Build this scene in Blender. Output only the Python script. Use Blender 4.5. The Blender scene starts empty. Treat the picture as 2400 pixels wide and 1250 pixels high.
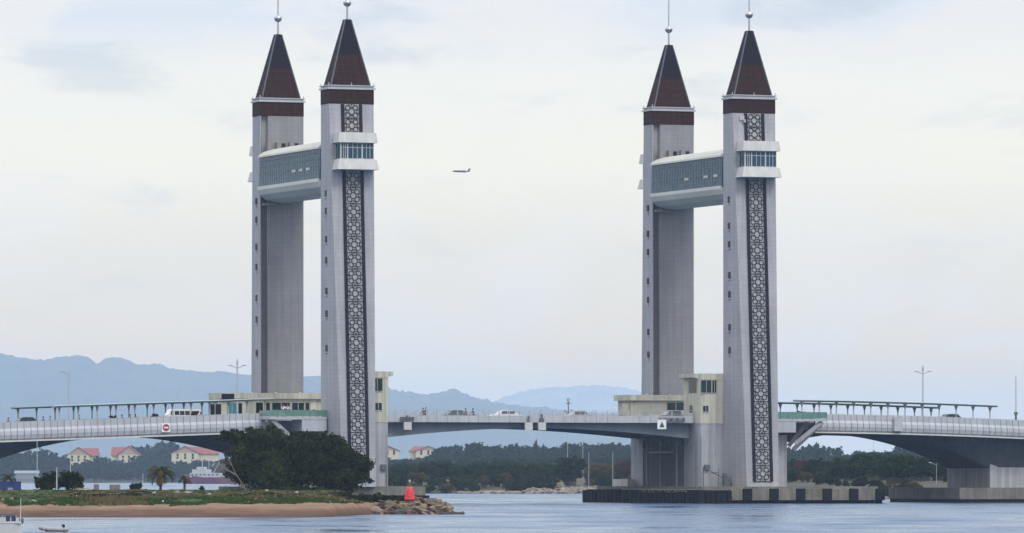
import bpy, bmesh, math, random
from mathutils import Vector, Matrix, noise as mnoise
R = math.radians
random.seed(7)
scene = bpy.context.scene
col = scene.collection

# ------------------------------------------------------------------ camera
FPX, HC, HY = 14130.0, 3.8, 1115.0      # focal length in photo pixels, eye height, horizon row
cd = bpy.data.cameras.new('camera'); cam = bpy.data.objects.new('camera', cd); col.objects.link(cam)
cam.location = (0, 0, HC); cam.rotation_euler = (R(90), 0, 0)
cd.sensor_width = 36; cd.lens = FPX / 2400 * 36; cd.shift_y = (HY - 625) / 2400
cd.clip_start = 1; cd.clip_end = 60000
scene.camera = cam
scene.view_settings.view_transform = 'Standard'; scene.view_settings.look = 'None'
scene.view_settings.exposure = 0.0; scene.view_settings.gamma = 1
scene.render.engine = 'CYCLES'
cy = scene.cycles
cy.use_denoising = True; cy.max_bounces = 6; cy.diffuse_bounces = 3; cy.glossy_bounces = 3
cy.transparent_max_bounces = 8; cy.volume_bounces = 1; cy.caustics_reflective = False; cy.caustics_refractive = False

# ------------------------------------------------------------------ sky (world) and soft sun
SUN_EL, SUN_AZ = R(46), R(148)      # azimuth measured clockwise from +Y: high, behind the camera's right shoulder
w = bpy.data.worlds.new('World'); scene.world = w; w.use_nodes = True
nt = w.node_tree; nt.nodes.clear()
def N(nt, t, **k):
    n = nt.nodes.new(t)
    for a, b in k.items():
        if a in n.inputs: n.inputs[a].default_value = b
        else: setattr(n, a, b)
    return n
def ramp(nt, stops, fac, interp='EASE'):
    r = nt.nodes.new('ShaderNodeValToRGB'); r.color_ramp.interpolation = interp
    e = r.color_ramp.elements
    while len(e) < len(stops): e.new(0.5)
    for i, (p, c) in enumerate(stops):
        e[i].position = p
        e[i].color = (*c, 1) if len(c) == 3 else c
    nt.links.new(fac, r.inputs['Fac']); return r
def mixc(nt, fac, a, b, mode='MIX'):
    m = nt.nodes.new('ShaderNodeMix'); m.data_type = 'RGBA'; m.blend_type = mode
    for s, v in ((m.inputs[0], fac), (m.inputs[6], a), (m.inputs[7], b)):
        if hasattr(v, 'is_linked'): nt.links.new(v, s)
        elif isinstance(v, (int, float)): s.default_value = v
        else: s.default_value = (*v, 1)
    return m.outputs[2]
def math_(nt, op, a, b=0.0, c=0.0):
    m = nt.nodes.new('ShaderNodeMath'); m.operation = op
    for s, v in zip(m.inputs, (a, b, c)):
        if hasattr(v, 'is_linked'): nt.links.new(v, s)
        else: s.default_value = v
    return m.outputs[0]
sky = N(nt, 'ShaderNodeTexSky', sky_type='NISHITA', sun_disc=False, sun_elevation=SUN_EL, sun_rotation=SUN_AZ,
        air_density=1.0, dust_density=2.0, ozone_density=1.0)
skym = mixc(nt, 1.0, sky.outputs[0], (0.10, 0.10, 0.10), 'MULTIPLY')
tc = N(nt, 'ShaderNodeTexCoord'); sep = N(nt, 'ShaderNodeSeparateXYZ'); nt.links.new(tc.outputs['Generated'], sep.inputs[0])
el = math_(nt, 'MULTIPLY', sep.outputs[2], 10.0)          # 0 at the horizon, 0.79 at the top of the view
base = ramp(nt, [(0.0, (1.24, 0.94, 0.54)), (0.19, (1.24, 0.96, 0.55)), (0.36, (1.08, 0.97, 0.74)),
                 (0.52, (1.15, 1.07, 0.87)), (0.64, (1.07, 1.04, 0.91)), (0.78, (0.84, 0.88, 0.94)), (1.0, (0.70, 0.76, 0.83))], el)
def cloud_noise(sx, sz, off, detail=4, rough=0.5):
    m = N(nt, 'ShaderNodeMapping'); m.inputs['Scale'].default_value = (sx, sx, sz); m.inputs['Location'].default_value = off
    nt.links.new(tc.outputs['Generated'], m.inputs[0])
    n = N(nt, 'ShaderNodeTexNoise', Scale=1.0, Detail=detail, Roughness=rough, Distortion=0.3)
    nt.links.new(m.outputs[0], n.inputs['Vector']); return n.outputs[0]
n1 = cloud_noise(26, 62, (3.1, 0, 1.7)); n2 = cloud_noise(34, 105, (9.3, 2, 4.4), 5, 0.55)
# warm white veils and blue-grey gaps
f1 = ramp(nt, [(0.42, (0, 0, 0)), (0.62, (1, 1, 1))], n1)
f2 = ramp(nt, [(0.52, (0, 0, 0)), (0.72, (1, 1, 1))], n2)
hi = ramp(nt, [(0.2, (0.1, 0.1, 0.1)), (0.5, (0.6, 0.6, 0.6)), (0.8, (1, 1, 1))], el)
c1 = mixc(nt, math_(nt, 'MULTIPLY', f1.outputs[0], 0.5), base.outputs[0], (1.12, 1.04, 0.93))
c2 = mixc(nt, math_(nt, 'MULTIPLY', math_(nt, 'MULTIPLY', f2.outputs[0], hi.outputs[0]), 0.5), c1, (0.56, 0.64, 0.74))
zen = N(nt, 'ShaderNodeMapRange', interpolation_type='SMOOTHSTEP'); zen.inputs['From Min'].default_value = 0.10; zen.inputs['From Max'].default_value = 0.55
zen.inputs['To Min'].default_value = 1.0; zen.inputs['To Max'].default_value = 2.1; nt.links.new(sep.outputs[2], zen.inputs['Value'])   # an overcast sky is brighter overhead
fin0 = mixc(nt, 0.93, skym, c2); vm = N(nt, 'ShaderNodeVectorMath', operation='SCALE'); nt.links.new(fin0, vm.inputs[0]); nt.links.new(zen.outputs[0], vm.inputs['Scale']); fin = vm.outputs[0]
bg = N(nt, 'ShaderNodeBackground', Strength=1.0); nt.links.new(fin, bg.inputs['Color'])
wo = N(nt, 'ShaderNodeOutputWorld'); nt.links.new(bg.outputs[0], wo.inputs['Surface'])

sd = bpy.data.lights.new('sun', 'SUN'); sd.energy = 1.4; sd.angle = R(18); sd.color = (1.0, 0.96, 0.90)
sun = bpy.data.objects.new('sun', sd); col.objects.link(sun)
sdir = Vector((math.sin(SUN_AZ) * math.cos(SUN_EL), math.cos(SUN_AZ) * math.cos(SUN_EL), math.sin(SUN_EL)))
sun.rotation_euler = sdir.to_track_quat('Z', 'Y').to_euler(); sun.location = sdir * 500

# ------------------------------------------------------------------ materials
MATS = {}
def mat(name, color, rough=0.8, metal=0.0, var=0.0, vscale=1.0, bump=0.0, bscale=4.0, spec=0.5, color2=None, stretch=None, coord='Object', detail=4, streak=0.0):
    if name in MATS: return MATS[name]
    m = bpy.data.materials.new(name); m.use_nodes = True; t = m.node_tree; b = t.nodes['Principled BSDF']
    b.inputs['Roughness'].default_value = rough; b.inputs['Metallic'].default_value = metal
    b.inputs['Specular IOR Level'].default_value = spec
    b.inputs['Base Color'].default_value = (*color, 1)
    if var or bump or streak:
        tcn = N(t, 'ShaderNodeTexCoord'); mp = N(t, 'ShaderNodeMapping')
        if stretch: mp.inputs['Scale'].default_value = stretch
        t.links.new(tcn.outputs[coord], mp.inputs[0])
    out = None
    if var:
        n = N(t, 'ShaderNodeTexNoise', Scale=vscale, Detail=detail, Roughness=0.6); t.links.new(mp.outputs[0], n.inputs['Vector'])
        c2 = color2 or tuple(c * (1 - var) for c in color)
        r = ramp(t, [(0.35, c2), (0.65, color)], n.outputs[0], 'LINEAR'); out = r.outputs[0]
    if streak:      # rain streaks and grime running down
        mp2 = N(t, 'ShaderNodeMapping'); mp2.inputs['Scale'].default_value = (1.6, 1.6, 0.05); t.links.new(tcn.outputs[coord], mp2.inputs[0])
        n3 = N(t, 'ShaderNodeTexNoise', Scale=1.0, Detail=5, Roughness=0.65); t.links.new(mp2.outputs[0], n3.inputs['Vector'])
        r3 = ramp(t, [(0.40, (1 - streak,) * 3), (0.60, (1, 1, 1))], n3.outputs[0], 'LINEAR')
        out = mixc(t, 1.0, out if out is not None else color, r3.outputs[0], 'MULTIPLY')
    if out is not None: t.links.new(out, b.inputs['Base Color'])
    if bump:
        n2 = N(t, 'ShaderNodeTexNoise', Scale=bscale, Detail=4); t.links.new(mp.outputs[0], n2.inputs['Vector'])
        bp = N(t, 'ShaderNodeBump', Strength=bump, Distance=0.1); t.links.new(n2.outputs[0], bp.inputs['Height']); t.links.new(bp.outputs[0], b.inputs['Normal'])
    MATS[name] = m; return m
def cladding(name, color, joint, bw=1.2, bh=0.6, streak=0.14):
    """wall of square cladding panels with fine joints, in object space"""
    m = mat(name, color, 0.75, var=0.16, vscale=0.12, streak=streak, spec=0.25); t = m.node_tree; b = t.nodes['Principled BSDF']
    src = b.inputs['Base Color'].links[0].from_socket
    tcn = N(t, 'ShaderNodeTexCoord'); s = N(t, 'ShaderNodeSeparateXYZ'); t.links.new(tcn.outputs['Object'], s.inputs[0])
    a = math_(t, 'ADD', s.outputs[0], s.outputs[1]); c = N(t, 'ShaderNodeCombineXYZ'); t.links.new(a, c.inputs[0]); t.links.new(s.outputs[2], c.inputs[1])
    br = N(t, 'ShaderNodeTexBrick', Scale=1.0); br.offset = 0.0
    br.inputs['Brick Width'].default_value = bw; br.inputs['Row Height'].default_value = bh; br.inputs['Mortar Size'].default_value = 0.035
    br.inputs['Color1'].default_value = (1, 1, 1, 1); br.inputs['Color2'].default_value = (0.93, 0.93, 0.94, 1); br.inputs['Mortar'].default_value = (joint, joint, joint, 1)
    t.links.new(c.outputs[0], br.inputs['Vector'])
    t.links.new(mixc(t, 1.0, src, br.outputs[0], 'MULTIPLY'), b.inputs['Base Color']); return m

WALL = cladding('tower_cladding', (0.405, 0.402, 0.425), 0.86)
WALLD = cladding('tower_groove_shade', (0.13, 0.125, 0.14), 0.85)
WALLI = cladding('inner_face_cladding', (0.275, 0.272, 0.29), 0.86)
PIERM = mat('pier_concrete', (0.40, 0.405, 0.43), 0.85, var=0.22, vscale=0.25, streak=0.28)
CREAM = mat('cream_render', (0.56, 0.54, 0.44), 0.8, var=0.16, vscale=0.4, streak=0.28)
WHITE = mat('white_painted_panel', (0.56, 0.555, 0.53), 0.6, var=0.10, vscale=0.6, streak=0.12)
BELLY = mat('off_white_shell', (0.52, 0.51, 0.46), 0.55, var=0.10, vscale=0.2)
FASC = mat('bridge_fascia_panel', (0.44, 0.45, 0.475), 0.55, var=0.12, vscale=0.3, streak=0.12)
GIRDD = mat('shaded_dark_girder', (0.085, 0.09, 0.115), 0.85, var=0.25, vscale=0.2, streak=0.2, spec=0.2)  # underside shade put into the colour, with faint rain streaks
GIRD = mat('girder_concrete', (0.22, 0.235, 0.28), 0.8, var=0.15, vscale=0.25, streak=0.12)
STEEL = mat('weathered_white_steel', (0.42, 0.43, 0.45), 0.5, var=0.15, vscale=1.0)
GREYM = mat('dark_grey_metal', (0.10, 0.11, 0.13), 0.5, var=0.2, vscale=2)
BLACKM = mat('dark_navy_trim', (0.010, 0.011, 0.020), 0.7, spec=0.15, var=0.2, vscale=1.0)
LATM = mat('lattice_dark_metal', (0.035, 0.037, 0.052), 0.7, spec=0.15)
LATB = mat('lattice_backing', (0.33, 0.33, 0.32), 0.8, var=0.08, vscale=0.8)
CHROME = mat('brushed_steel', (0.45, 0.44, 0.46), 0.28, 1.0)
GREENM = mat('green_canopy_metal', (0.13, 0.22, 0.20), 0.6, var=0.2, vscale=0.4)
GREENG = mat('green_rail_glass', (0.11, 0.25, 0.21), 0.2, var=0.3, vscale=0.7)
ROOFT = mat('canopy_roof_sheet', (0.30, 0.37, 0.36), 0.5, var=0.2, vscale=0.4)
ASPH = mat('asphalt', (0.05, 0.05, 0.052), 0.9, var=0.2, vscale=0.5)
CONC = mat('weathered_concrete', (0.21, 0.19, 0.16), 0.9, var=0.35, vscale=0.5, bump=0.4, bscale=2, streak=0.3)
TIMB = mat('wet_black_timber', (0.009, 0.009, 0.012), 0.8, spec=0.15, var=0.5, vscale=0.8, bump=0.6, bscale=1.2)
def tiled(name, color, seam, gap=0.55):
    m = mat(name, color, 0.7, var=0.25, vscale=1.2, spec=0.12); t = m.node_tree; b = t.nodes['Principled BSDF']
    src = b.inputs['Base Color'].links[0].from_socket
    tcn = N(t, 'ShaderNodeTexCoord'); s = N(t, 'ShaderNodeSeparateXYZ'); t.links.new(tcn.outputs['Object'], s.inputs[0])
    a = math_(t, 'ADD', s.outputs[0], s.outputs[1]); c = N(t, 'ShaderNodeCombineXYZ'); t.links.new(a, c.inputs[0]); t.links.new(s.outputs[2], c.inputs[1])
    br = N(t, 'ShaderNodeTexBrick', Scale=1.0); br.offset = 0.0
    br.inputs['Brick Width'].default_value = gap; br.inputs['Row Height'].default_value = gap; br.inputs['Mortar Size'].default_value = 0.05
    br.inputs['Color1'].default_value = (1, 1, 1, 1); br.inputs['Color2'].default_value = (0.8, 0.8, 0.8, 1); br.inputs['Mortar'].default_value = (*seam, 1)
    t.links.new(c.outputs[0], br.inputs['Vector'])
    t.links.new(mixc(t, 1.0, src, br.outputs[0], 'MULTIPLY'), b.inputs['Base Color']); return m
BROWN = tiled('brown_roof_panel', (0.030, 0.0085, 0.0055), (1.7, 1.7, 1.6), 0.95)
DARKR = tiled('dark_roof_panel', (0.008, 0.006, 0.012), (1.2, 1.2, 1.2), 0.7)
GLASS = mat('blue_tinted_glass', (0.012, 0.070, 0.125), 0.2, var=0.5, vscale=0.5, spec=0.3)
GLASSG = mat('green_tinted_glass', (0.006, 0.03, 0.032), 0.15, var=0.5, vscale=0.7, spec=0.25)
GLASSD = mat('dark_opening', (0.008, 0.009, 0.013), 0.4, spec=0.15)
RED = mat('red_paint', (0.62, 0.012, 0.03), 0.45, var=0.15, vscale=1)
SAND = None

# ------------------------------------------------------------------ mesh builder
class MB:
    def __init__(s): s.v = []; s.f = []; s.mi = []; s.cm = 0
    def add(s, vs, fs):
        o = len(s.v); s.v += [tuple(p) for p in vs]
        for f in fs: s.f.append(tuple(i + o for i in f)); s.mi.append(s.cm)
        return s
    def box(s, x0, x1, y0, y1, z0, z1):
        if x0 > x1: x0, x1 = x1, x0
        if y0 > y1: y0, y1 = y1, y0
        if z0 > z1: z0, z1 = z1, z0
        vs = [(x, y, z) for z in (z0, z1) for x, y in ((x0, y0), (x1, y0), (x1, y1), (x0, y1))]
        return s.add(vs, [(3, 2, 1, 0), (4, 5, 6, 7), (0, 1, 5, 4), (1, 2, 6, 5), (2, 3, 7, 6), (3, 0, 4, 7)])
    def loft(s, rings, cap=True, closed=True):
        n = len(rings[0]); o = len(s.v); vs = [p for r in rings for p in r]; fs = []
        for i in range(len(rings) - 1):
            for j in range(n if closed else n - 1):
                k = (j + 1) % n; fs.append((i * n + j, i * n + k, (i + 1) * n + k, (i + 1) * n + j))
        if cap: fs.append(tuple(range(n))[::-1]); fs.append(tuple((len(rings) - 1) * n + j for j in range(n)))
        return s.add(vs, fs)
    def tube(s, p, q, r, r2=None, n=8):
        p, q = Vector(p), Vector(q); d = (q - p).normalized(); a = d.orthogonal().normalized(); b = d.cross(a); r2 = r if r2 is None else r2
        ring = lambda c, rr: [c + (a * math.cos(6.28318 * i / n) + b * math.sin(6.28318 * i / n)) * rr for i in range(n)]
        return s.loft([ring(p, r), ring(q, r2)])
    def bar(s, p, q, w, h):       # rectangular bar
        p, q = Vector(p), Vector(q); d = (q - p).normalized(); a = d.cross(Vector((0, 0, 1)))
        if a.length < 1e-3: a = Vector((1, 0, 0))
        a.normalize(); b = a.cross(d)
        ring = lambda c: [c + a * w / 2 + b * h / 2, c - a * w / 2 + b * h / 2, c - a * w / 2 - b * h / 2, c + a * w / 2 - b * h / 2]
        return s.loft([ring(p), ring(q)])
    def lathe(s, prof, n=16, cx=0, cy=0):
        rings = [[(cx + r * math.cos(6.28318 * i / n), cy + r * math.sin(6.28318 * i / n), z) for i in range(n)] for r, z in prof]
        return s.loft(rings)
    def blob(s, c, r, seed=0, amp=0.3, sub=2):
        bm = bmesh.new(); bmesh.ops.create_icosphere(bm, subdivisions=sub, radius=1)
        vs = []
        for v in bm.verts:
            k = 1 + amp * mnoise.noise(v.co * 1.3 + Vector((seed * 7.1, 0, seed))) * 2
            vs.append((c[0] + v.co.x * r[0] * k, c[1] + v.co.y * r[1] * k, c[2] + v.co.z * r[2] * k))
        s.add(vs, [tuple(v.index for v in f.verts) for f in bm.faces]); bm.free(); return s
    def build(s, name, m, parent=None, smooth=False, loc=None):
        me = bpy.data.meshes.new(name); me.from_pydata(s.v, [], s.f)
        ms = m if isinstance(m, (list, tuple)) else [m]
        for x in ms: me.materials.append(x)
        if len(ms) > 1: me.polygons.foreach_set('material_index', s.mi)
        bm = bmesh.new(); bm.from_mesh(me); bmesh.ops.recalc_face_normals(bm, faces=bm.faces) if len(s.f) < 4000 else None; bm.to_mesh(me); bm.free()
        if smooth: me.polygons.foreach_set('use_smooth', [True] * len(me.polygons))
        me.update()
        o = bpy.data.objects.new(name, me); col.objects.link(o)
        if parent: o.parent = parent
        if loc: o.location = loc
        return o
def tag(o, label=None, cat=None, group=None, kind=None):
    if label: o['label'] = label
    if cat: o['category'] = cat
    if group: o['group'] = group
    if kind: o['kind'] = kind
    return o
def empty(name, label, cat, loc=(0, 0, 0), rz=0.0, group=None):
    o = bpy.data.objects.new(name, None); col.objects.link(o); o.location = loc; o.rotation_euler = (0, 0, rz); o.empty_display_size = 0.5
    return tag(o, label, cat, group)
def copy_tree(o, parent=None):
    c = o.copy(); col.objects.link(c); c.parent = parent
    for ch in [x for x in bpy.data.objects if x.parent == o]: copy_tree(ch, c)
    return c
def at(x, y, Y):            # photo pixel at distance Y -> metres
    return Vector(((x - 1200) / FPX * Y, Y, HC + (HY - y) / FPX * Y))
def gx(x, Y): return (x - 1200) / FPX * Y

# ------------------------------------------------------------------ bridge frame: s along the deck, t across it
TH = R(20.7); O = Vector((gx(752, 810), 810, 0))
U = Vector((math.cos(TH), math.sin(TH), 0)); V = Vector((-math.sin(TH), math.cos(TH), 0))
W = 6.35; GAP = 26.0
def B(s, t, z=0): return O + U * s + V * t + Vector((0, 0, z))
def S(x, t):        # s of photo column x at offset t
    q = (x - 1200) / FPX; a = O + V * t
    return (q * a.y - a.x) / (U.x - q * U.y)
def Z(y, s, t): return HC + (HY - y) / FPX * B(s, t).y
SR = S(1695, 0)     # near corner of the right pair of towers
SM = (W + SR) / 2

# ------------------------------------------------------------------ setting: water, land, hills
def sheet(name, xs, ys, h, m, smooth=True, label=None):
    nx, ny = len(xs), len(ys); vs = [(x, y, h(x, y)) for y in ys for x in xs]
    fs = [(j * nx + i, j * nx + i + 1, (j + 1) * nx + i + 1, (j + 1) * nx + i) for j in range(ny - 1) for i in range(nx - 1)]
    me = bpy.data.meshes.new(name); me.from_pydata(vs, [], fs); me.materials.append(m)
    if smooth: me.polygons.foreach_set('use_smooth', [True] * len(fs))
    o = bpy.data.objects.new(name, me); col.objects.link(o); o['kind'] = 'structure'
    if label: o['label'] = label
    return o
def lin(a, b, n): return [a + (b - a) * i / (n - 1) for i in range(n)]

def water_mat():
    m = bpy.data.materials.new('rippled_water'); m.use_nodes = True; t = m.node_tree; b = t.nodes['Principled BSDF']
    b.inputs['Base Color'].default_value = (0.03, 0.085, 0.17, 1); b.inputs['Roughness'].default_value = 0.12; b.inputs['IOR'].default_value = 1.33
    tcn = N(t, 'ShaderNodeTexCoord')
    def nz(scale, st, detail=3, rough=0.55):
        mp = N(t, 'ShaderNodeMapping'); mp.inputs['Scale'].default_value = st; t.links.new(tcn.outputs['Object'], mp.inputs[0])
        n = N(t, 'ShaderNodeTexNoise', Scale=scale, Detail=detail, Roughness=rough); t.links.new(mp.outputs[0], n.inputs['Vector']); return n.outputs[0]
    streak = nz(1.0, (0.07, 0.028, 1), 5, 0.62); big = nz(1.0, (0.012, 0.006, 1), 3)
    k = ramp(t, [(0.38, (0, 0, 0)), (0.64, (1, 1, 1))], math_(t, 'ADD', math_(t, 'MULTIPLY', streak, 0.7), math_(t, 'MULTIPLY', big, 0.3)), 'LINEAR').outputs[0]
    t.links.new(math_(t, 'ADD', 0.06, math_(t, 'MULTIPLY', k, 0.44)), b.inputs['Roughness'])
    rip = nz(0.9, (0.55, 0.30, 1), 5, 0.65); swell = nz(0.16, (0.8, 0.5, 1), 3)
    h = math_(t, 'ADD', math_(t, 'MULTIPLY', rip, 0.5), math_(t, 'MULTIPLY', swell, 1.6))
    bp = N(t, 'ShaderNodeBump', Distance=1.0); t.links.new(h, bp.inputs['Height']); t.links.new(math_(t, 'ADD', 0.25, math_(t, 'MULTIPLY', k, 0.75)), bp.inputs['Strength'])
    t.links.new(bp.outputs[0], b.inputs['Normal'])
    return m
# the sea bed and land base is one sheet; the water lies over it
BED = mat('silty_ground', (0.16, 0.15, 0.12), 0.95, var=0.3, vscale=0.02, coord='Object')
HAZE_X, HAZE_Y0, HAZE_Y1, HAZE_T = 3600, -250, 27000, 372
sheet('ground', [-3500, 3500], [-200, 26900], lambda x, y: -2.2, BED, False)
water = sheet('water', [-3500, 3500], [-190, 26800], lambda x, y: 0.0, water_mat(), False)

def fbm(x, y, o=4, s=0.0):
    a, f, r = 1.0, 1.0, 0.0
    for _ in range(o): r += a * mnoise.noise(Vector((x * f, y * f, s))); a *= 0.5; f *= 2.1
    return r
def interp(pts, x):
    if x <= pts[0][0]: return pts[0][1]
    for (a, b), (c, d) in zip(pts, pts[1:]):
        if x <= c: return b + (d - b) * (x - a) / (c - a)
    return pts[-1][1]
def smooth(a, b, x):
    t = max(0, min(1, (x - a) / (b - a))); return t * t * (3 - 2 * t)

# near spit: sand beach, grass behind it
def spit_front(x): return 547 + 1.6 * mnoise.noise(Vector((x * 0.09, 3, 0))) + 5.0 * smooth(-44, -50, x) + 40 * smooth(-17.8, -12.8, x)
def spit_h(x, y):
    u = y - spit_front(x); e = smooth(-5.5, -8.5, x)
    up = 1.12 * smooth(-1, 15, u) + 1.15 * smooth(13, 62, u) * smooth(-14.0, -18.5, x)
    back = smooth(688, 640, y)
    z = -2.1 + (2.1 + up) * smooth(-9, 0.5, u) * back * (0.1 + 0.9 * e)
    if z > 0.1: z += 0.10 * fbm(x * 0.35, y * 0.12) * smooth(0, 8, u)
    return z
def spit_mat():
    m = bpy.data.materials.new('sand_and_grass'); m.use_nodes = True; t = m.node_tree; b = t.nodes['Principled BSDF']; b.inputs['Roughness'].default_value = 0.95
    b.inputs['Specular IOR Level'].default_value = 0.1
    g = N(t, 'ShaderNodeNewGeometry'); s = N(t, 'ShaderNodeSeparateXYZ'); t.links.new(g.outputs['Position'], s.inputs[0])
    def nz(scale, st=(1, 1, 1), d=4):
        mp = N(t, 'ShaderNodeMapping'); mp.inputs['Scale'].default_value = st; t.links.new(g.outputs['Position'], mp.inputs[0])
        n = N(t, 'ShaderNodeTexNoise', Scale=scale, Detail=d, Roughness=0.65); t.links.new(mp.outputs[0], n.inputs['Vector']); return n.outputs[0]
    edge = math_(t, 'ADD', s.outputs[2], math_(t, 'MULTIPLY', math_(t, 'SUBTRACT', nz(0.22, (1, .35, 1)), 0.5), 0.9))
    mr = N(t, 'ShaderNodeMapRange', interpolation_type='SMOOTHSTEP'); mr.inputs['From Min'].default_value = -33; mr.inputs['From Max'].default_value = -26; mr.inputs['To Min'].default_value = 0; mr.inputs['To Max'].default_value = 0.42
    t.links.new(s.outputs[0], mr.inputs['Value']); edge = math_(t, 'SUBTRACT', edge, mr.outputs[0])
    sand = ramp(t, [(0.3, (0.14, 0.088, 0.062)), (0.7, (0.255, 0.165, 0.112))], nz(0.5, (0.5, 1, 1)), 'LINEAR')
    wet = ramp(t, [(0.05, (0.42, 0.36, 0.37)), (0.55, (0.66, 0.58, 0.56)), (0.85, (1.12, 1.12, 1.1))], s.outputs[2], 'LINEAR')
    fine = ramp(t, [(0.35, (0.72, 0.72, 0.74)), (0.6, (1.05, 1.04, 1.0))], nz(1.4, (0.35, 1.0, 1), 6), 'LINEAR')
    sandw = mixc(t, 1.0, mixc(t, 1.0, sand.outputs[0], wet.outputs[0], 'MULTIPLY'), fine.outputs[0], 'MULTIPLY')
    grass = ramp(t, [(0.32, (0.020, 0.032, 0.010)), (0.5, (0.04, 0.065, 0.014)), (0.66, (0.12, 0.09, 0.045))], nz(0.35, (0.5, .25, 1)), 'LINEAR')
    k = ramp(t, [(0.98, (0, 0, 0)), (1.0, (1, 1, 1))], math_(t, 'MULTIPLY', edge, 0.96), 'LINEAR')
    t.links.new(mixc(t, k.outputs[0], sandw, grass.outputs[0]), b.inputs['Base Color'])
    bp = N(t, 'ShaderNodeBump', Strength=0.6, Distance=0.15); t.links.new(nz(2.0), bp.inputs['Height']); t.links.new(bp.outputs[0], b.inputs['Normal'])
    return m
sheet('sandy_spit', lin(-110, -2, 220), lin(532, 700, 130), spit_h, spit_mat(), label='sandy spit with brown beach and grass')

# tufts of grass and creeping scrub
def tufts():
    rnd = random.Random(8); v = []; f = []; mi = []
    for i in range(5200):
        x = rnd.uniform(-52, -6.5); y = spit_front(x) + 12 + rnd.random() ** .9 * 85
        if y > 618: continue
        z = spit_h(x, y)
        if z < .75 + .42 * smooth(-33, -26, x) + .5 * smooth(-45, -49, x) + .25 * mnoise.noise(Vector((x * .3, 1, 1))): continue
        n = mnoise.noise(Vector((x * .12, y * .035, 4))); 
        if n < -.12 and rnd.random() < .8: continue
        hh = rnd.uniform(.10, .26) * (1.8 if n > .25 and y < 585 else 1) * (1 if y < 585 else .45); n2 = n + (.22 if y > 583 else -.1) + rnd.gauss(0, .06); c = 0 if n2 < .14 else (1 if n2 < .52 else 2)
        for k in range(6):
            a = rnd.uniform(0, 3.14); w_ = rnd.uniform(.15, .45); ox, oy = rnd.gauss(0, .35), rnd.gauss(0, .35); o = len(v)
            dx, dy = math.cos(a) * w_, math.sin(a) * w_
            v += [(x + ox - dx, y + oy - dy, z - .05), (x + ox + dx, y + oy + dy, z - .05), (x + ox + rnd.gauss(0, .08), y + oy, z + hh * rnd.uniform(.6, 1.2))]; f.append((o, o + 1, o + 2)); mi.append(c)
    mb = MB(); mb.v, mb.f, mb.mi = v, f, mi
    o = mb.build('grass', [mat('fresh_grass', (.035, .062, .014), .9, spec=.05), mat('dry_grass', (.11, .085, .04), .9, spec=.05), mat('dark_scrub', (.014, .022, .007), .9, spec=.05)], None)
    o['kind'] = 'stuff'; o['label'] = 'tufts of grass and creeping scrub on the sandy spit'
tufts()

# the far bank behind the bridge: low land with stones along the water
MIDL = mat('bank_ground', (0.03, 0.04, 0.018), 0.95, var=0.4, vscale=0.08, color2=(0.055, 0.048, 0.03))
def bank_front(x):
    a = interp([(-40, 1600), (-30, 1260), (10, 1275), (30, 1290), (60, 1000), (75, 930), (120, 900), (600, 860)], x)
    return a + 6 * mnoise.noise(Vector((x * 0.07, 0, 5)))
def bank_h(x, y):
    u = y - bank_front(x); e = smooth(-42, -30, x + 8 * mnoise.noise(Vector((0, y * 0.01, 2))))
    return -2.0 + (3.6 * smooth(-6, 22, u) + 1.3 * smooth(20, 90, u)) * e
sheet('bank', lin(-60, 420, 200), lin(880, 2400, 180), bank_h, MIDL, label='low wooded bank behind the bridge')
FARL = mat('far_wooded_ground', (0.035, 0.055, 0.03), 0.95, var=0.4, vscale=0.02)
def far_h(x, y):
    return -2.0 + (3.5 * smooth(3140, 3175, y) if x < 0 else 3.5 * smooth(2400, 2440, y)) + (7 + 4 * fbm(x * 0.012, y * 0.006)) * smooth(3170, 3420, y)
sheet('far_shore', lin(-1500, 1500, 260), lin(2380, 4600, 90), far_h, FARL, label='far wooded shore')

# hills, two ranges
HILLM = mat('forested_hill', (0.035, 0.06, 0.03), 0.95, var=0.5, vscale=0.006)
def ridge(name, Y, pts, depth, seed, label, xr, m=None):
    prof = [(gx(a, Y), at(a, b, Y).z) for a, b in pts]
    def h(x, y):
        top = interp(prof, x) * smooth(-3450, -2500, x); k = math.exp(-((y - Y) / depth) ** 2)
        rough = 1 + 0.0
        n = fbm(x * 0.004, y * 0.002, 5, seed) * 34 * (1 - k * 0.78) + fbm(x * 0.012, y * 0.004, 5, seed + 3) * 10.0 + fbm(x * 0.05, y * 0.02, 3, seed + 9) * 7.0
        return -2 + (top + 2 + n) * k if k > 0.02 else -2
    return sheet(name, lin(xr[0], xr[1], 1300), lin(Y - depth * 1.9, Y + depth * 1.9, 60), h, m or HILLM, label=label)
ridge('hills', 17000, [(-2500, 830), (-900, 800), (-200, 815), (0, 828), (40, 846), (75, 851), (110, 846), (150, 838), (200, 836), (232, 852), (258, 838), (292, 838), (330, 851), (370, 856),
      (400, 869), (450, 872), (520, 869), (590, 880), (690, 880), (760, 884), (905, 914), (940, 921), (1000, 925), (1030, 922), (1062, 916), (1090, 928), (1130, 942), (1200, 953), (1300, 958), (1450, 975), (1700, 1040), (1900, 1095), (2500, 1108)],
      1500, 1.0, 'hazy blue forested hills', (-3450, 2600))
ridge('far_hills', 23000, [(600, 1000), (1050, 985), (1150, 946), (1200, 925), (1280, 909), (1400, 905), (1450, 908), (1520, 930), (1600, 975), (1760, 1060), (1900, 1100)], 1500, 5.0, 'fainter farther hills', (-1300, 1900), mat('haze_pale_hill', (0.26, 0.28, 0.29), 0.95, var=0.3, vscale=0.004))  # haze paleness is put into the base colour of this range

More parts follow.
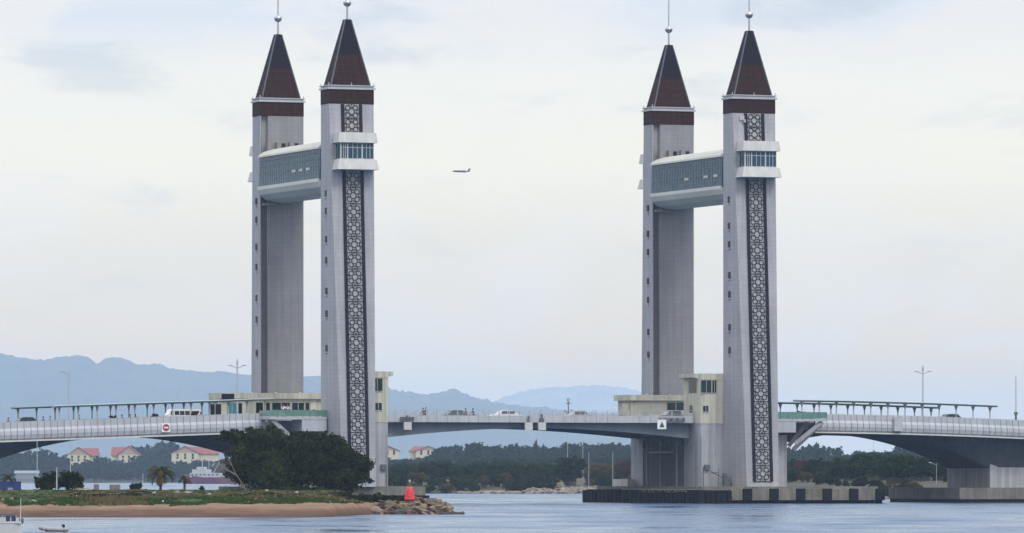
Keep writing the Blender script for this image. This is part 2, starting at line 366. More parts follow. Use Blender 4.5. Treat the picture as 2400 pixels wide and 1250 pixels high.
# ------------------------------------------------------------------ towers
ZB, ZT = 2.3, 53.6
def tower_dims(z):
    f = (ZT - z) / (ZT - ZB); return 3.3 + 3.2 * f, W / 2 - 0.82 * f       # depth, half front width
def face_y(z): return -tower_dims(z)[0]
def lattice(zlo, zhi, name, parent):
    hb, hw = 0.42, 1.05           # border width, half width of the patterned strip
    n = max(1, round((zhi - zlo) / 2.18)); ch = (zhi - zlo) / n
    back = MB(); back.cm = 0
    def P(x, z, o): return (x, face_y(z) - o, z)
    def strip(mb, x0, x1, z0, z1, o):
        mb.add([P(x0, z0, 0.0), P(x1, z0, 0.0), P(x1, z1, 0.0), P(x0, z1, 0.0), P(x0, z0, o), P(x1, z0, o), P(x1, z1, o), P(x0, z1, o)],
               [(4, 5, 6, 7), (0, 1, 5, 4), (1, 2, 6, 5), (2, 3, 7, 6), (3, 0, 4, 7), (3, 2, 1, 0)])
    strip(back, -hw, hw, zlo, zhi, 0.05); back.build('lattice_backing', LATB, parent)
    fr = MB(); strip(fr, -hw - hb, -hw - 0.002, zlo, zhi, 0.22); strip(fr, hw + 0.002, hw + hb, zlo, zhi, 0.22); fr.build('lattice_border', BLACKM, parent)
    la = MB()
    def ring(cx, cz, r, th, a0=0, a1=360, k=10):
        pts = [(cx + r * math.cos(R(a0 + (a1 - a0) * i / k)), cz + r * math.sin(R(a0 + (a1 - a0) * i / k))) for i in range(k + 1)]
        inn = [(cx + (r - th) * math.cos(R(a0 + (a1 - a0) * i / k)), cz + (r - th) * math.sin(R(a0 + (a1 - a0) * i / k))) for i in range(k + 1)]
        for i in range(k):
            q = [pts[i], pts[i + 1], inn[i + 1], inn[i]]
            la.add([P(a, b, 0.05) for a, b in q] + [P(a, b, 0.13) for a, b in q], [(4, 5, 6, 7), (0, 1, 5, 4), (2, 3, 7, 6), (1, 2, 6, 5), (3, 0, 4, 7)])
    for i in range(n):
        z0 = zlo + i * ch; c = z0 + ch / 2
        strip(la, -hw, hw, z0 - 0.045, z0 + 0.045, 0.14)
        for sx in (-1, 1):
            for sz in (-1, 1): ring(sx * 0.53, c + sz * 0.50, 0.38, 0.10)
            ring(sx * 1.05, c, 0.36, 0.09, 90 if sx > 0 else -90, 270 if sx > 0 else 90, 5)
        ring(0, c, 0.47, 0.10, 0, 360, 10)
        ring(0, z0, 0.44, 0.09, 0, 180, 6); ring(0, z0 + ch, 0.44, 0.09, 180, 360, 6)
        ring(0, z0 + ch, 0.16, 0.12, 180, 360, 4); ring(0, z0, 0.16, 0.12, 0, 180, 4)
    la.build('lattice_screen', LATM, parent)
def make_tower(s0, back, label, wins):
    loc = B(s0 + W / 2, GAP if back else 0); rz = TH + (math.pi if back else 0)
    t = empty('bridge_tower', label, 'tower', loc, rz, 'pointed towers of the drawbridge')
    def ring(z):
        d, fw = tower_dims(z); hw = W / 2
        return [(-hw, 0, z), (-fw, -d, z), (fw, -d, z), (hw, 0, z), (hw - 0.12, 0, z), (hw - 0.12, -0.01, z), (hw - 0.45, -0.7, z), (hw - 1.15, -0.7, z), (hw - 1.15, -0.0, z)]
    hw = W / 2
    # shaft; a vertical groove runs down the inner face near one corner
    m = MB(); m.loft([ring(ZB), ring((ZB + ZT) / 2), ring(ZT)])
    m.build('shaft', WALL, t)
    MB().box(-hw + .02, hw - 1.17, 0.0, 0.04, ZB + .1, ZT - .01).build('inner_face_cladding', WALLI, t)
    m = MB(); m.box(W / 2 - 1.145, W / 2 - 0.17, -0.62, -0.45, 12, 43); m.build('groove_shade_strip', WALLD, t)  # dark strip in the groove: its shade is painted in as colour
    if back:
        m = MB(); m.box(W / 2 - 1.5, W / 2 - 1.25, 0.0, 0.22, 33, 43.5); m.box(W / 2 - 2.6, W / 2 - 0.3, 0.0, 0.5, 41.2, 41.5); m.build('downpipe', WALLI, t)
    hw = W / 2
    m = MB(); m.box(-hw - .03, hw + .03, -3.33, .03, ZT, 55.55); m.build('brown_band', BROWN, t)
    m = MB(); m.box(-hw - .22, hw + .22, -3.5, .22, 55.55, 55.78); m.box(-hw - .02, hw + .02, -3.3, .02, 55.78, 56.0); m.box(-hw - .2, hw + .2, -3.48, .2, 56.0, 56.12)
    for x, y in ((-hw, -3.3), (hw, -3.3), (-hw, 0), (hw, 0), (0, -3.4)): m.tube((x, y, 56.1), (x, y, 56.45), .06)
    m.build('cornice', STEEL, t)
    def cr(z):
        f = (z - 56.12) / (65.05 - 56.12); x = (hw - 0.38) * (1 - f) + 0.42 * f; y = 1.45 * (1 - f) + 0.36 * f
        return [(-x, -1.65 - y, z), (x, -1.65 - y, z), (x, -1.65 + y, z), (-x, -1.65 + y, z)]
    zc = 60.3; m = MB(); m.loft([cr(56.12), cr(zc)]); sp = m.build('spire', BROWN, t)
    m = MB(); m.loft([cr(zc), cr(65.05)]); m.build('spire_tip', DARKR, sp)
    m = MB()
    for i in range(4):
        a, b = Vector(cr(56.14)[i]), Vector(cr(65.0)[i]); m.bar(a, b, .14, .14)
    m.build('hip_ridge', GREYM, sp)
    m = MB(); m.lathe([(.16, 65.05), (.13, 66.8), (.13, 67.0)], 8, 0, -1.65); m.lathe([(.10, 67.5), (.08, 72), (.02, 76)], 8, 0, -1.65)
    pole = m.build('finial_pole', CHROME, t)
    m = MB(); m.lathe([(.05, 66.72), (.30, 66.82), (.50, 67.05), (.56, 67.28), (.50, 67.5), (.30, 67.72), (.05, 67.82)], 16, 0, -1.65); m.build('finial_ball', CHROME, t, smooth=True)
    # slit windows on both sides
    for z in wins:
        d, fw = tower_dims(z)
        for sx in (-1, 1):
            y = -1.9; k = hw - (hw - fw) * (-y / d)
            o = MB().box(sx * (k - .1), sx * (k + .10), y - .34, y + .34, z - .48, z + .48).build('slit_window', GLASSD, t)
            MB().box(sx * (k - .1), sx * (k + .19), y - .42, y + .42, z - .58, z - .44).build('sill', STEEL, o)
    # lattice panels and the observation bay on the outer face
    lattice(49.75, 53.55, 'upper', t); lattice(3.0, 44.6, 'lower', t)
    fz = lambda z: face_y(z)
    bay = MB(); yb = -5.7
    bay.box(-2.35, 2.35, yb, fz(47) + .3, 46.05, 48.3); bw = bay.build('observation_bay', WHITE, t)
    def slab(z0, z1, e0, e1, nm):
        a, b = 2.55 + e0, 2.55 + e1
        MB().loft([[(-a, yb - .25 - e0, z0), (a, yb - .25 - e0, z0), (a, fz(z0) + .3, z0), (-a, fz(z0) + .3, z0)],
                   [(-b, yb - .25 - e1, z1), (b, yb - .25 - e1, z1), (b, fz(z1) + .3, z1), (-b, fz(z1) + .3, z1)]]).build(nm, WHITE, bw)
    slab(48.3, 49.65, 0.22, 0.05, 'bay_canopy'); slab(44.7, 46.05, 0.38, 0.10, 'bay_floor')
    for i, (a, b) in enumerate(((-2.2, -1.45), (-1.25, 0.62), (0.82, 2.28))):
        wd = MB().box(a, b, yb - .03, yb - .002, 46.2, 48.2).build('window', GLASS, bw)
        m = MB()
        for k in range(1, 3): x = a + (b - a) * k / 3; m.box(x - .04, x + .04, yb - .07, yb - .032, 46.2, 48.2)
        m.box(a, b, yb - .07, yb - .034, 47.6, 47.68); m.build('mullion', STEEL, wd)
    for sx in (-1, 1):
        MB().box(sx * 2.352, sx * 2.38, yb + .2, yb + 1.0, 46.2, 48.2).build('window', GLASS, bw); MB().box(sx * 2.352, sx * 2.38, yb + 1.15, yb + 1.8, 46.2, 48.2).build('window', GLASS, bw)
    if back:      # plant on the inner face above the skybridge
        for i, (x, z, w_, h_) in enumerate(((2.0, 48.6, .55, 1.7), (.3, 48.8, 1.3, 1.15), (-1.6, 48.8, 1.3, 1.2))):
            u = MB().box(x - w_ / 2, x + w_ / 2, 0.045, .7, z, z + h_).build('air_conditioner', mat('dusty_grey_casing', (.20, .195, .19), .7), t)
            if i: MB().box(x - w_ * .45, x - w_ * .02, .7, .74, z + .35, z + h_ * .88).build('fan_grille', GLASSD, u)
    return t
def zz(y, s, t=0): return Z(y, s, t)
make_tower(0, False, 'left pair, front tower with patterned lattice strip, tree at its foot', [zz(y, 0) for y in (456, 497, 563, 612, 684, 737, 818)])
t2 = make_tower(SR, False, 'right pair, front tower with patterned lattice strip, rising from the fendered pier', [zz(y, SR) for y in (470, 532, 575, 647, 692, 769, 823)])
t3 = make_tower(0, True, 'left pair, rear plain grey tower behind the skybridge, above the left pavilion', [zz(y, 0, 28) for y in (473, 516, 580, 627, 700, 750, 828)])
t4 = make_tower(SR, True, 'right pair, rear plain grey tower behind the skybridge, above the right pavilion', [zz(y, SR, 28) for y in (489, 549, 592, 660, 704, 779, 832)])
m = MB(); m.box(-2.2, -1.5, -3.55, -3.28, 52.6, 53.2); m.box(-1.7, -1.45, -3.9, -3.55, 52.3, 52.7); m.build('equipment_box', STEEL, t2)
m = MB()
for x in (-2.7, 1.9): m.box(x, x + .35, -3.36, -3.32, 53.9, 54.3)
m.build('vent', GLASSD, t2)

def make_skybridge(s0, label):
    t = empty('skybridge', label, 'skybridge', B(s0, 0), TH, 'skybridges linking the towers')
    n = 14; ts = [0.02 + (GAP - .04) * i / n for i in range(n + 1)]
    def loft(sec, name, m, par=t, smooth=True):
        mb = MB(); mb.loft([[(x, y, z) for x, z in sec] for y in ts]); return mb.build(name, m, par, smooth=False)
    roof = [(-.35, 47.75), (-.3, 48.0), (.4, 48.55), (1.6, 48.95), (3.17, 49.1), (4.75, 48.95), (5.95, 48.55), (6.65, 48.0), (6.7, 47.75)]
    loft(roof, 'roof', BELLY)
    loft([(-.1, 47.75), (-.22, 43.55), (6.57, 43.55), (6.45, 47.75)], 'glazing', GLASS)
    belly = [(-.38, 43.75), (-.42, 43.3), (-.1, 42.6), (.8, 41.95), (2.2, 41.6), (3.17, 41.55), (4.2, 41.6), (5.6, 41.95), (6.45, 42.6), (6.77, 43.3), (6.73, 43.75), (6.6, 43.75), (-.25, 43.75)]
    loft(belly, 'belly', BELLY)
    m = MB()
    for sx, o in ((-1, -.16), (1, 6.51)):
        for i in range(26):
            y = .4 + i * .98; m.bar((o + sx * .06, y, 43.7), (o + sx * .03, y + .45, 47.8), .04, .035)
        for z in (44.55, 45.5, 46.4, 47.2): m.box(o + sx * .02, o + sx * .07, .05, GAP - .05, z - .022, z + .022)
    m.build('mullion_grid', mat('mullion_metal', (.11, .17, .19), .5), t)
    m = MB()
    for y in ((4, 7, 10) if s0 < 10 else (1.5, 5, 12)): m.box(-.24, -.21, y, y + 1.5, 45.05, 45.4)
    m.build('white_strip', BELLY, t)  # short white strips set against the glazing
    return t
make_skybridge(0, 'left enclosed glass skybridge between the two left towers')
make_skybridge(SR, 'right enclosed glass skybridge between the two right towers')

# ------------------------------------------------------------------ piers and fenders
def make_pier(s0, m_, label):      # m_=+1: channel lies towards +s
    t = empty('bridge_pier', label, 'bridge pier', B(s0 + W / 2, 0), TH, 'main drawbridge piers')
    q = MB(); q.box(-6.6, 6.6, 5.82, 25, ZB, 9.4); q.box(-6.4, 6.4, .05, 5.81, ZB, 9.4); q.build('pier_wall', PIERM, t)
    q = MB(); x = 6.6 * m_
    MB().box(x, x + .09 * m_, 5.9, 20.4, ZB, 9.3).build('dark_wall_panel', mat('dark_pier_face', (.115, .12, .15), .85, var=.3, vscale=.3, streak=.3), t)  # darker streaked plate over the middle of the channel-side wall
    q.box(x - .1 * m_, x + .25 * m_, 20.5, 25, ZB, 9.0)
    q.build('wall_buttress', PIERM, t)
    for y in (8, 14, 19): MB().box(x + .091 * m_, x + .3 * m_, y, y + .14, ZB, 8.6).build('wall_rib', PIERM, t)
    q = MB(); q.box(x, x + .8 * m_, 9.6, 17, 6.9, 7.15); q.build('ledge', CREAM, t)
    q = MB(); q.box(x, x + .3 * m_, 6.2, 7.6, 8.1, 8.4); q.box(x, x + .3 * m_, 20.2, 20.6, 7.6, 8.9); q.box(x, x + .3 * m_, 13.4, 13.8, 8.2, 8.9); q.build('bracket', GLASSD, t)
    # control room on its stair shaft, on the channel side
    a, b = (W / 2) * m_, (W / 2 + 3.45) * m_
    def rr(x0, x1, y0, y1, z0, z1, r=.7):
        pts = [(x0, y0), (x1 - r * m_, y0), (x1 - r * .3 * m_, y0 + r * .3), (x1, y0 + r), (x1, y1), (x0, y1)]
        return [[(p, q_, z) for p, q_ in pts] for z in (z0, z1)]
    MB().loft(rr(a, b, .0, 5.8, ZB, 10.95)).build('stair_shaft', PIERM, t)
    cr_ = MB().loft(rr(a, b + .04 * m_, -.05, 5.85, 10.96, 17.0)).build('control_room', CREAM, t)
    MB().loft(rr(a, b + .05 * m_, -.12, 5.9, 17.0, 17.85)).build('roof', CREAM, cr_)
    MB().loft([[(b, .6, 17.15), (b + .75 * m_, .6, 17.3), (b + .75 * m_, 5.9, 17.3), (b, 5.9, 17.15)], [(b, .6, 17.84), (b + .75 * m_, .6, 17.84), (b + .75 * m_, 5.9, 17.84), (b, 5.9, 17.84)]]).build('roof_visor', CREAM, cr_)
    def win(x0, x1, z0, z1):
        o = MB().box(x0, x1, -.10, -.052, z0, z1).build('window', GLASSG, cr_)
        k = MB(); xm = (x0 + x1) / 2; k.box(xm - .03, xm + .03, -.14, -.103, z0, z1); k.box(min(x0, x1) - .06, max(x0, x1) + .06, -.15, -.103, z0 - .08, z0); k.build('frame', STEEL, o)
    if m_ > 0: win(W / 2 + .9, W / 2 + 2.4, 15.2, 16.9); win(W / 2 + 1.3, W / 2 + 2.3, 12.6, 13.6)
    else: win(b + 1.65, b + .15, 15.2, 16.9); win(b + 2.4, b + 1.8, 15.2, 16.9); win(b + 1.2, b + .45, 12.6, 13.4)
    for y0, y1, z0, z1 in ((1.2, 3.9, 15.2, 16.9), (2.6, 3.7, 12.5, 13.5)):
        MB().box(b, b + .08 * m_, y0, y1, z0, z1).build('window', GLASSG, cr_)
    bx = MB().box(b - .6 * m_, b - 1.3 * m_, -.45, -.0, 4.6, 5.3).build('meter_box', GREYM, t)
    q = MB(); q.box(b - .5 * m_, b - .42 * m_, -.1, .0, ZB, 5.0); q.build('conduit', GREYM, t)
    return t
make_pier(0, 1, 'left grey pier with slim cream control room, half hidden by trees')
make_pier(SR, -1, 'right grey pier standing in open water with wide cream control room')

# right fender platform
t = empty('fender_platform', 'long fender platform around right pier, black timber and concrete blocks', 'fender', B(SR, 0), TH)
MB().box(-7.5, 18.6, -10.5, 28.5, 1.95, ZB).build('platform_slab', CONC, t)
q = MB(); q.box(-8.4, -7.5, -11.3, 30, .15, 1.85)
for i in range(42):
    y = -11 + i; q.box(-8.6 - .1 * (i % 3), -8.3, y, y + .75, -.6 - .1 * (i % 2), 1.75 + .12 * math.sin(i * 2.3))
q.box(-8.4, -3.6, -11.6, -10.5, -.6, 1.8)
for i in range(6): q.box(-8.3 + i * .8, -7.7 + i * .8, -11.85, -11.5, -.6, 1.7 + .1 * math.sin(i * 3))
q.build('timber_fender', TIMB, t)
q = MB()
for i in range(14): q.bar((-8.75, -8 + i * 1.2, 1.55 + .1 * math.sin(i)), (-8.75, -7.2 + i * 1.2, 1.75), .08, .12)
q.build('worn_edge', CONC, t)
q = MB(); q.box(-3.6, 19.0, -11.4, -10.5, .45, 1.94); q.box(-3.9, -3.3, -11.6, -11.4, .9, 2.2)
q.build('concrete_fender', CONC, t)
for i in range(6):
    x = -1.9 + i * 3.95; MB().box(x, x + 1.25, -11.75, -11.4, .42, 2.02).build('rubber_pad', TIMB, t)
for x in (14.6, 17.0, 18.0, 18.8): MB().tube((x, -10.9, -1.5), (x, -10.9, .45), .3).build('pile', TIMB, t)
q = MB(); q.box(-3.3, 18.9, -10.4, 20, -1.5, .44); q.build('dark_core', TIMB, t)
q = MB()
for k in range(3): q.box(-5.2, -4.2, 22.5 + k * 1.9, 24.2 + k * 1.9, ZB, ZB + 1.0)
tag(q.build('white_crate', WHITE, None), 'row of white crates on right platform beside pier wall', 'crates').matrix_world = Matrix.Translation(B(SR, 0)) @ Matrix.Rotation(TH, 4, 'Z')
q = MB()
for x, z in ((-1.6, 4.2), (-.4, 3.6)): q.tube((x, -2.2, ZB), (x, -2.2, z + .5), .05)
q.bar((-2.9, -2.2, 4.4), (-.1, -2.2, 3.1), .08, .12); q.bar((-1.6, -2.2, 4.2), (-2.6, -2.2, 4.2), .5, .1)
for k in range(4): q.box(-.9 + .25 * k, -.65 + .25 * k, -2.6, -1.9, ZB, 4.1 - k * .4)
tag(q.build('platform_stair', GREYM, None), 'small dark stair and railing at foot of right front tower', 'stair').matrix_world = Matrix.Translation(B(SR, 0)) @ Matrix.Rotation(TH, 4, 'Z')

# left base
t = empty('pier_base', 'pale concrete base slab under left front tower, dark below', 'pier base', B(0, 0), TH)
MB().box(2.2, 12.9, -5.6, 26, 1.15, 2.35).build('concrete_slab', CONC, t)
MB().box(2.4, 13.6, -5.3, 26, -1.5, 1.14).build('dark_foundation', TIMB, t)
MB().box(-6, 2.2, -5.4, 26, -1.5, 2.3).build('inner_foundation', CONC, t)

# ------------------------------------------------------------------ decks
def leaf_bottom(s):
    r = abs(s - SM) / (SM - 9.85); return 10.32 - 1.42 * min(r, 1.1) ** 1.7
RT = 11.25     # road level over the channel
def make_leaf(sa, sb, label):
    t = empty('bascule_leaf', label, 'bridge span', B(sa, 0), TH, 'bascule leaves over the channel')
    n = 12; ss = [sa + (sb - sa) * i / n for i in range(n + 1)]; L = sb - sa
    for y0, y1 in ((3.4, 5.4), (20.6, 22.6)):
        MB().loft([[(s - sa, y0, leaf_bottom(s)), (s - sa, y1, leaf_bottom(s)), (s - sa, y1, 11.0), (s - sa, y0, 11.0)] for s in ss]).build('girder', GIRD, t)
    MB().loft([[(s - sa, 5.41, leaf_bottom(s) + .5), (s - sa, 20.59, leaf_bottom(s) + .5), (s - sa, 20.59, 11.0), (s - sa, 5.41, 11.0)] for s in ss]).build('under_deck', GIRD, t)
    q = MB(); q.box(0, L, 2.2, 23.8, 11.0, RT); q.build('deck_slab', PIERM, t)
    MB().box(0, L, 4.0, 22, RT + .004, RT + .02).build('road_surface', ASPH, t)
    k = int(L / 1.5)
    for y0, y1 in ((1.95, 2.15), (23.85, 24.05)):
        q = MB()
        for i in range(k): q.box(L * i / k + .02, L * (i + 1) / k - .02, y0, y1, 11.05, 11.98)
        q.box(0, L, y0 + .06, y1 - .06, 11.07, 11.96)
        q.build('fascia', FASC, t)
        q = MB()
        for i in range(k + 1): q.box(L * i / k - .06, L * i / k + .06, y0 + .05, y1 - .05, 11.98, 12.72)
        for z in (12.15, 12.3, 12.45, 12.72): q.box(0, L, y0 + .08, y1 - .08, z - .02, z + .02)
        q.build('railing', STEEL, t)
    return t
make_leaf(W + 3.5, SM - .1, 'left half of the raised central span, next to control tower')
make_leaf(SM + .1, SR - 3.6, 'right half of the central span, reaching the right pier')
# machinery pods hung on the near edge
def pod(x, label, dark=False, tri=False):
    s = S(x, 1.6); t = empty('hanging_panel', label, 'sign panel', B(s, 1.6), TH)
    t['group'] = 'panels hung on the span edge'
    MB().box(-.55, .55, -.15, .2, 10.0, 11.05 if not tri else 11.25).build('panel', WHITE, t)
    MB().box(-.12, .12, -.05, .1, 11.06, 11.95).build('bracket', GREYM, t)
    return t
pod(955, 'white square panel near the left control tower'); pod(1239, 'white square panel left of the dark joint at midspan'); pod(1270, 'white square panel right of the dark joint at midspan')
q = MB(); q.box(-.3, .3, -.1, .3, 9.95, 11.6); q.box(-.1, .1, -.1, .2, 11.6, 12.2)
o = q.build('span_joint_cover', GREYM, None); tag(o, 'dark joint cover between the two white panels at midspan', 'joint cover'); o.location = B(SM, 1.7); o.rotation_euler.z = TH
for x, lab, l in ((955, 'dark gantry frame above the panel near left control tower', 1.7), (1575, 'row of dark lamps under right end of span parapet', 3.6)):
    q = MB(); q.box(-l / 2, l / 2, -.1, .15, 11.15, 11.3); q.box(-l / 2, l / 2, -.1, .15, 11.65, 11.75)
    for i in range(5): u = -l / 2 + l * i / 4; q.box(u - .08, u + .12, -.12, .15, 11.15, 11.75)
    o = q.build('lamp_gantry', GREYM, None); tag(o, lab, 'gantry'); s = S(x, 1.5); o.location = B(s, 1.6); o.rotation_euler.z = TH
def navsign(x, y, t_, sz, kind, label):
    s = S(x, t_); zc = Z(y, s, t_); t = empty('navigation_sign', label, 'sign', B(s, t_, zc), TH)
    h = sz / 2; MB().box(-h, h, -.06, .06, -h, h).build('sign_board', mat('sign_white', (0.72, 0.72, 0.72), 0.6), t)
    if kind == 'noentry':
        m = MB(); m.tube((0, -.062, 0), (0, -.09, 0), h * .78, n=24); m.build('red_disc', mat('sign_red', (0.30, 0.02, 0.03), 0.6), t)
        MB().box(-h * .5, h * .5, -.12, -.092, -h * .16, h * .16).build('white_bar', MATS['sign_white'], t)
    else:
        MB().add([(-h * .55, -.1, -h * .6), (h * .55, -.1, -h * .6), (0, -.1, h * .6), (-h * .55, -.062, -h * .6), (h * .55, -.062, -h * .6), (0, -.062, h * .6)],
                 [(0, 1, 2), (5, 4, 3), (0, 3, 4, 1), (1, 4, 5, 2), (2, 5, 3, 0)]).build('triangle', GREENG if 0 else mat('sign_dark_green', (0.02, 0.05, 0.05), 0.6), t)
    MB().box(-.1, .1, .061, .3, -h, h).build('bracket', GREYM, t)
    return t
navsign(389, 1002.5, 1.15, 1.2, 'noentry', 'square white board with red no-entry disc on left approach')
navsign(1551, 995, 1.3, 1.3, 'tri', 'square white board with dark triangle at right end of span')

# deck between each pair of towers, and approach spans
def tower_deck(s0, m_, label):
    t = empty('tower_deck', label, 'bridge deck', B(s0 + W / 2, 0), TH)
    a = -6.6 if True else 0
    MB().box(-6.65, 6.65, 2.2, 24.5, 9.6, RT - .05).build('slab', PIERM, t)
    out = -m_      # approach side
    MB().box(out * 6.66, out * 10.4, 2.0, 24.5, 10.2, RT - .05).build('slab_edge', GIRD, t)
    x0, x1 = out * (W / 2 + .02), out * (W / 2 + 8.1)
    MB().box(x0, x1, -2.5, 1.95, 11.3, 11.62).build('balcony_floor', STEEL, t)
    MB().box(x0, out * (W / 2 + 3.5), -2.45, 1.9, 9.75, 11.29).build('white_block', FASC, t)
    q = MB(); q.box(x0, x1, -2.5, -2.44, 11.75, 12.5); q.box(x1 - .06 * out, x1, -2.43, 1.9, 11.75, 12.5); g = q.build('glass_rail', GREENG, t)
    q = MB(); q.box(x0, x1, -2.52, -2.42, 12.51, 12.58)
    for i in range(8): u = x0 + (x1 - x0) * i / 7; q.box(u - .04, u + .04, -2.56, -2.505, 11.62, 12.5)
    q.build('rail_post', GREENM, t)
    for (xa, za, ta, xb, zb) in ((7.6, 11.25, -2.0, 3.9, 8.2), (6.9, 11.25, 1.2, 4.3, 7.9), (8.0, 11.2, -1.2, 4.0, 7.4)):
        MB().bar((out * (W / 2 + xa), ta, za), (out * (W / 2 + xb), ta + .8, zb), .45, .55).build('strut', PIERM, t)
    return t
tower_deck(0, 1, 'deck and green-railed viewing balcony beside the left front tower')
tower_deck(SR, -1, 'deck and green-railed viewing balcony beside the right front tower')

def make_approach(side, label):
    out = -1 if side == 'left' else 1
    base = 0 if side == 'left' else SR + W
    t = empty('approach_span', label, 'bridge span', B(base, 0), TH, 'curved approach spans')
    d0, d1 = (6.9, 66) if side == 'left' else (8.0, 58)
    zt = (lambda d: 12.42 - .0365 * d) if side == 'left' else (lambda d: 12.36 - .00050 * d * d)
    if side == 'left': sof = lambda d: 9.15 - .0085 * (d - 24) ** 2
    else: sof = lambda d: 9.7 - (.0110 if d < 16.3 else .0118) * (d - 16.3) ** 2
    ds = lin(d0 - 6.5 if side == 'left' else d0 - 6.8, d1, 44)
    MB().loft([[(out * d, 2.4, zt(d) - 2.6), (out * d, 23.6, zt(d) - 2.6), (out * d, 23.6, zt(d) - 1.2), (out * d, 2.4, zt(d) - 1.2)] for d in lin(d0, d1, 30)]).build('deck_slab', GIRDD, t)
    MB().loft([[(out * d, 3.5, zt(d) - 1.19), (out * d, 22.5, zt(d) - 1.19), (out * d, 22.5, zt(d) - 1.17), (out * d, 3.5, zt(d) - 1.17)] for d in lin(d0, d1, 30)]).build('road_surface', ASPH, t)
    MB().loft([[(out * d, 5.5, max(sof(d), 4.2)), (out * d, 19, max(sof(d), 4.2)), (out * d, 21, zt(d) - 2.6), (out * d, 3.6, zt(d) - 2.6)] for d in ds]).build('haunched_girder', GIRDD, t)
    for yo, sg in ((1.5, 1), (24.5, -1)):
        q = MB(); d = d0; w_ = .92
        sec = [(0, -.02), (0, -.85), (-.04, -.87), (-.22, -1.2), (-.26, -1.7), (-.12, -2.2), (.1, -2.35), (.35, -2.35), (.35, -.02)]
        while d < d1 - w_:
            a, b = d + .035, d + w_ - .035
            q.loft([[(out * e, yo + sg * x, zt(e) + z) for x, z in sec] for e in (a, b)]); d += w_
        fo = q.build('fascia', FASC, t)
        MB().loft([[(out * e, yo + sg * x, zt(e) + z) for x, z in ((.03, -.05), (.03, -.84), (.0, -1.2), (-.1, -1.7), (.1, -2.2), (.3, -2.2), (.3, -.05))] for e in lin(d0 + .03, d - .03, 30)]).build('joint_backing', GREYM, fo)
        q = MB(); q.loft([[(out * e, yo - sg * .35, zt(e) - 2.62), (out * e, yo + sg * 1.0, zt(e) - 2.62), (out * e, yo + sg * 1.0, zt(e) - 2.38), (out * e, yo - sg * .35, zt(e) - 2.42)] for e in lin(d0, d1, 30)])
        q.build('edge_ledge', WHITE, t)
        q = MB(); q.loft([[(out * e, yo + sg * .05, zt(e)), (out * e, yo + sg * .2, zt(e)), (out * e, yo + sg * .2, zt(e) + .06), (out * e, yo + sg * .05, zt(e) + .06)] for e in lin(d0, d1, 30)]); q.build('handrail', STEEL, t)
    return t, zt, base, out
apL = make_approach('left', 'long left approach span sloping down past the no-entry board')
apR = make_approach('right', 'long right approach span arching over the water')
# service box on the right fascia
o = MB().box(-.6, .6, -.5, .0, -.9, .9).build('service_box', FASC, None); tag(o, 'pale service box on the right approach fascia', 'box'); s_ = S(2103, 1.1); o.location = B(s_, 1.2, 12.2 - 1.3); o.rotation_euler.z = TH

def far_pier(d, base, out, label):
    t = empty('approach_pier', label, 'bridge pier', B(base + out * d, 0), TH, 'approach piers')
    q = MB(); q.loft([[(-x, 5.2, z), (x, 5.2, z), (x, 19.5, z), (-x, 19.5, z)] for x, z in ((2.9, ZB - .2), (2.9, 5.4), (4.3, 6.5), (6.4, 8.0), (7.6, 9.2), (7.6, 9.6))]); q.build('flared_column', PIERM, t)
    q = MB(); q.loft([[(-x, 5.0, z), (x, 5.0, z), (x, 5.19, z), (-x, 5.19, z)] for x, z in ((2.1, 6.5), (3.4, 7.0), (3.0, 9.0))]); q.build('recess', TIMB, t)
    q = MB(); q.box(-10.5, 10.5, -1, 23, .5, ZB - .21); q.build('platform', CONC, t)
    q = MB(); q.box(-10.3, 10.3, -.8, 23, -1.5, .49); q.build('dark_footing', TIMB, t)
far_pier(39.5, SR + W, 1, 'flared approach pier on concrete platform at the far right')
far_pier(52.5, 0, -1, 'flared approach pier at the far left edge')

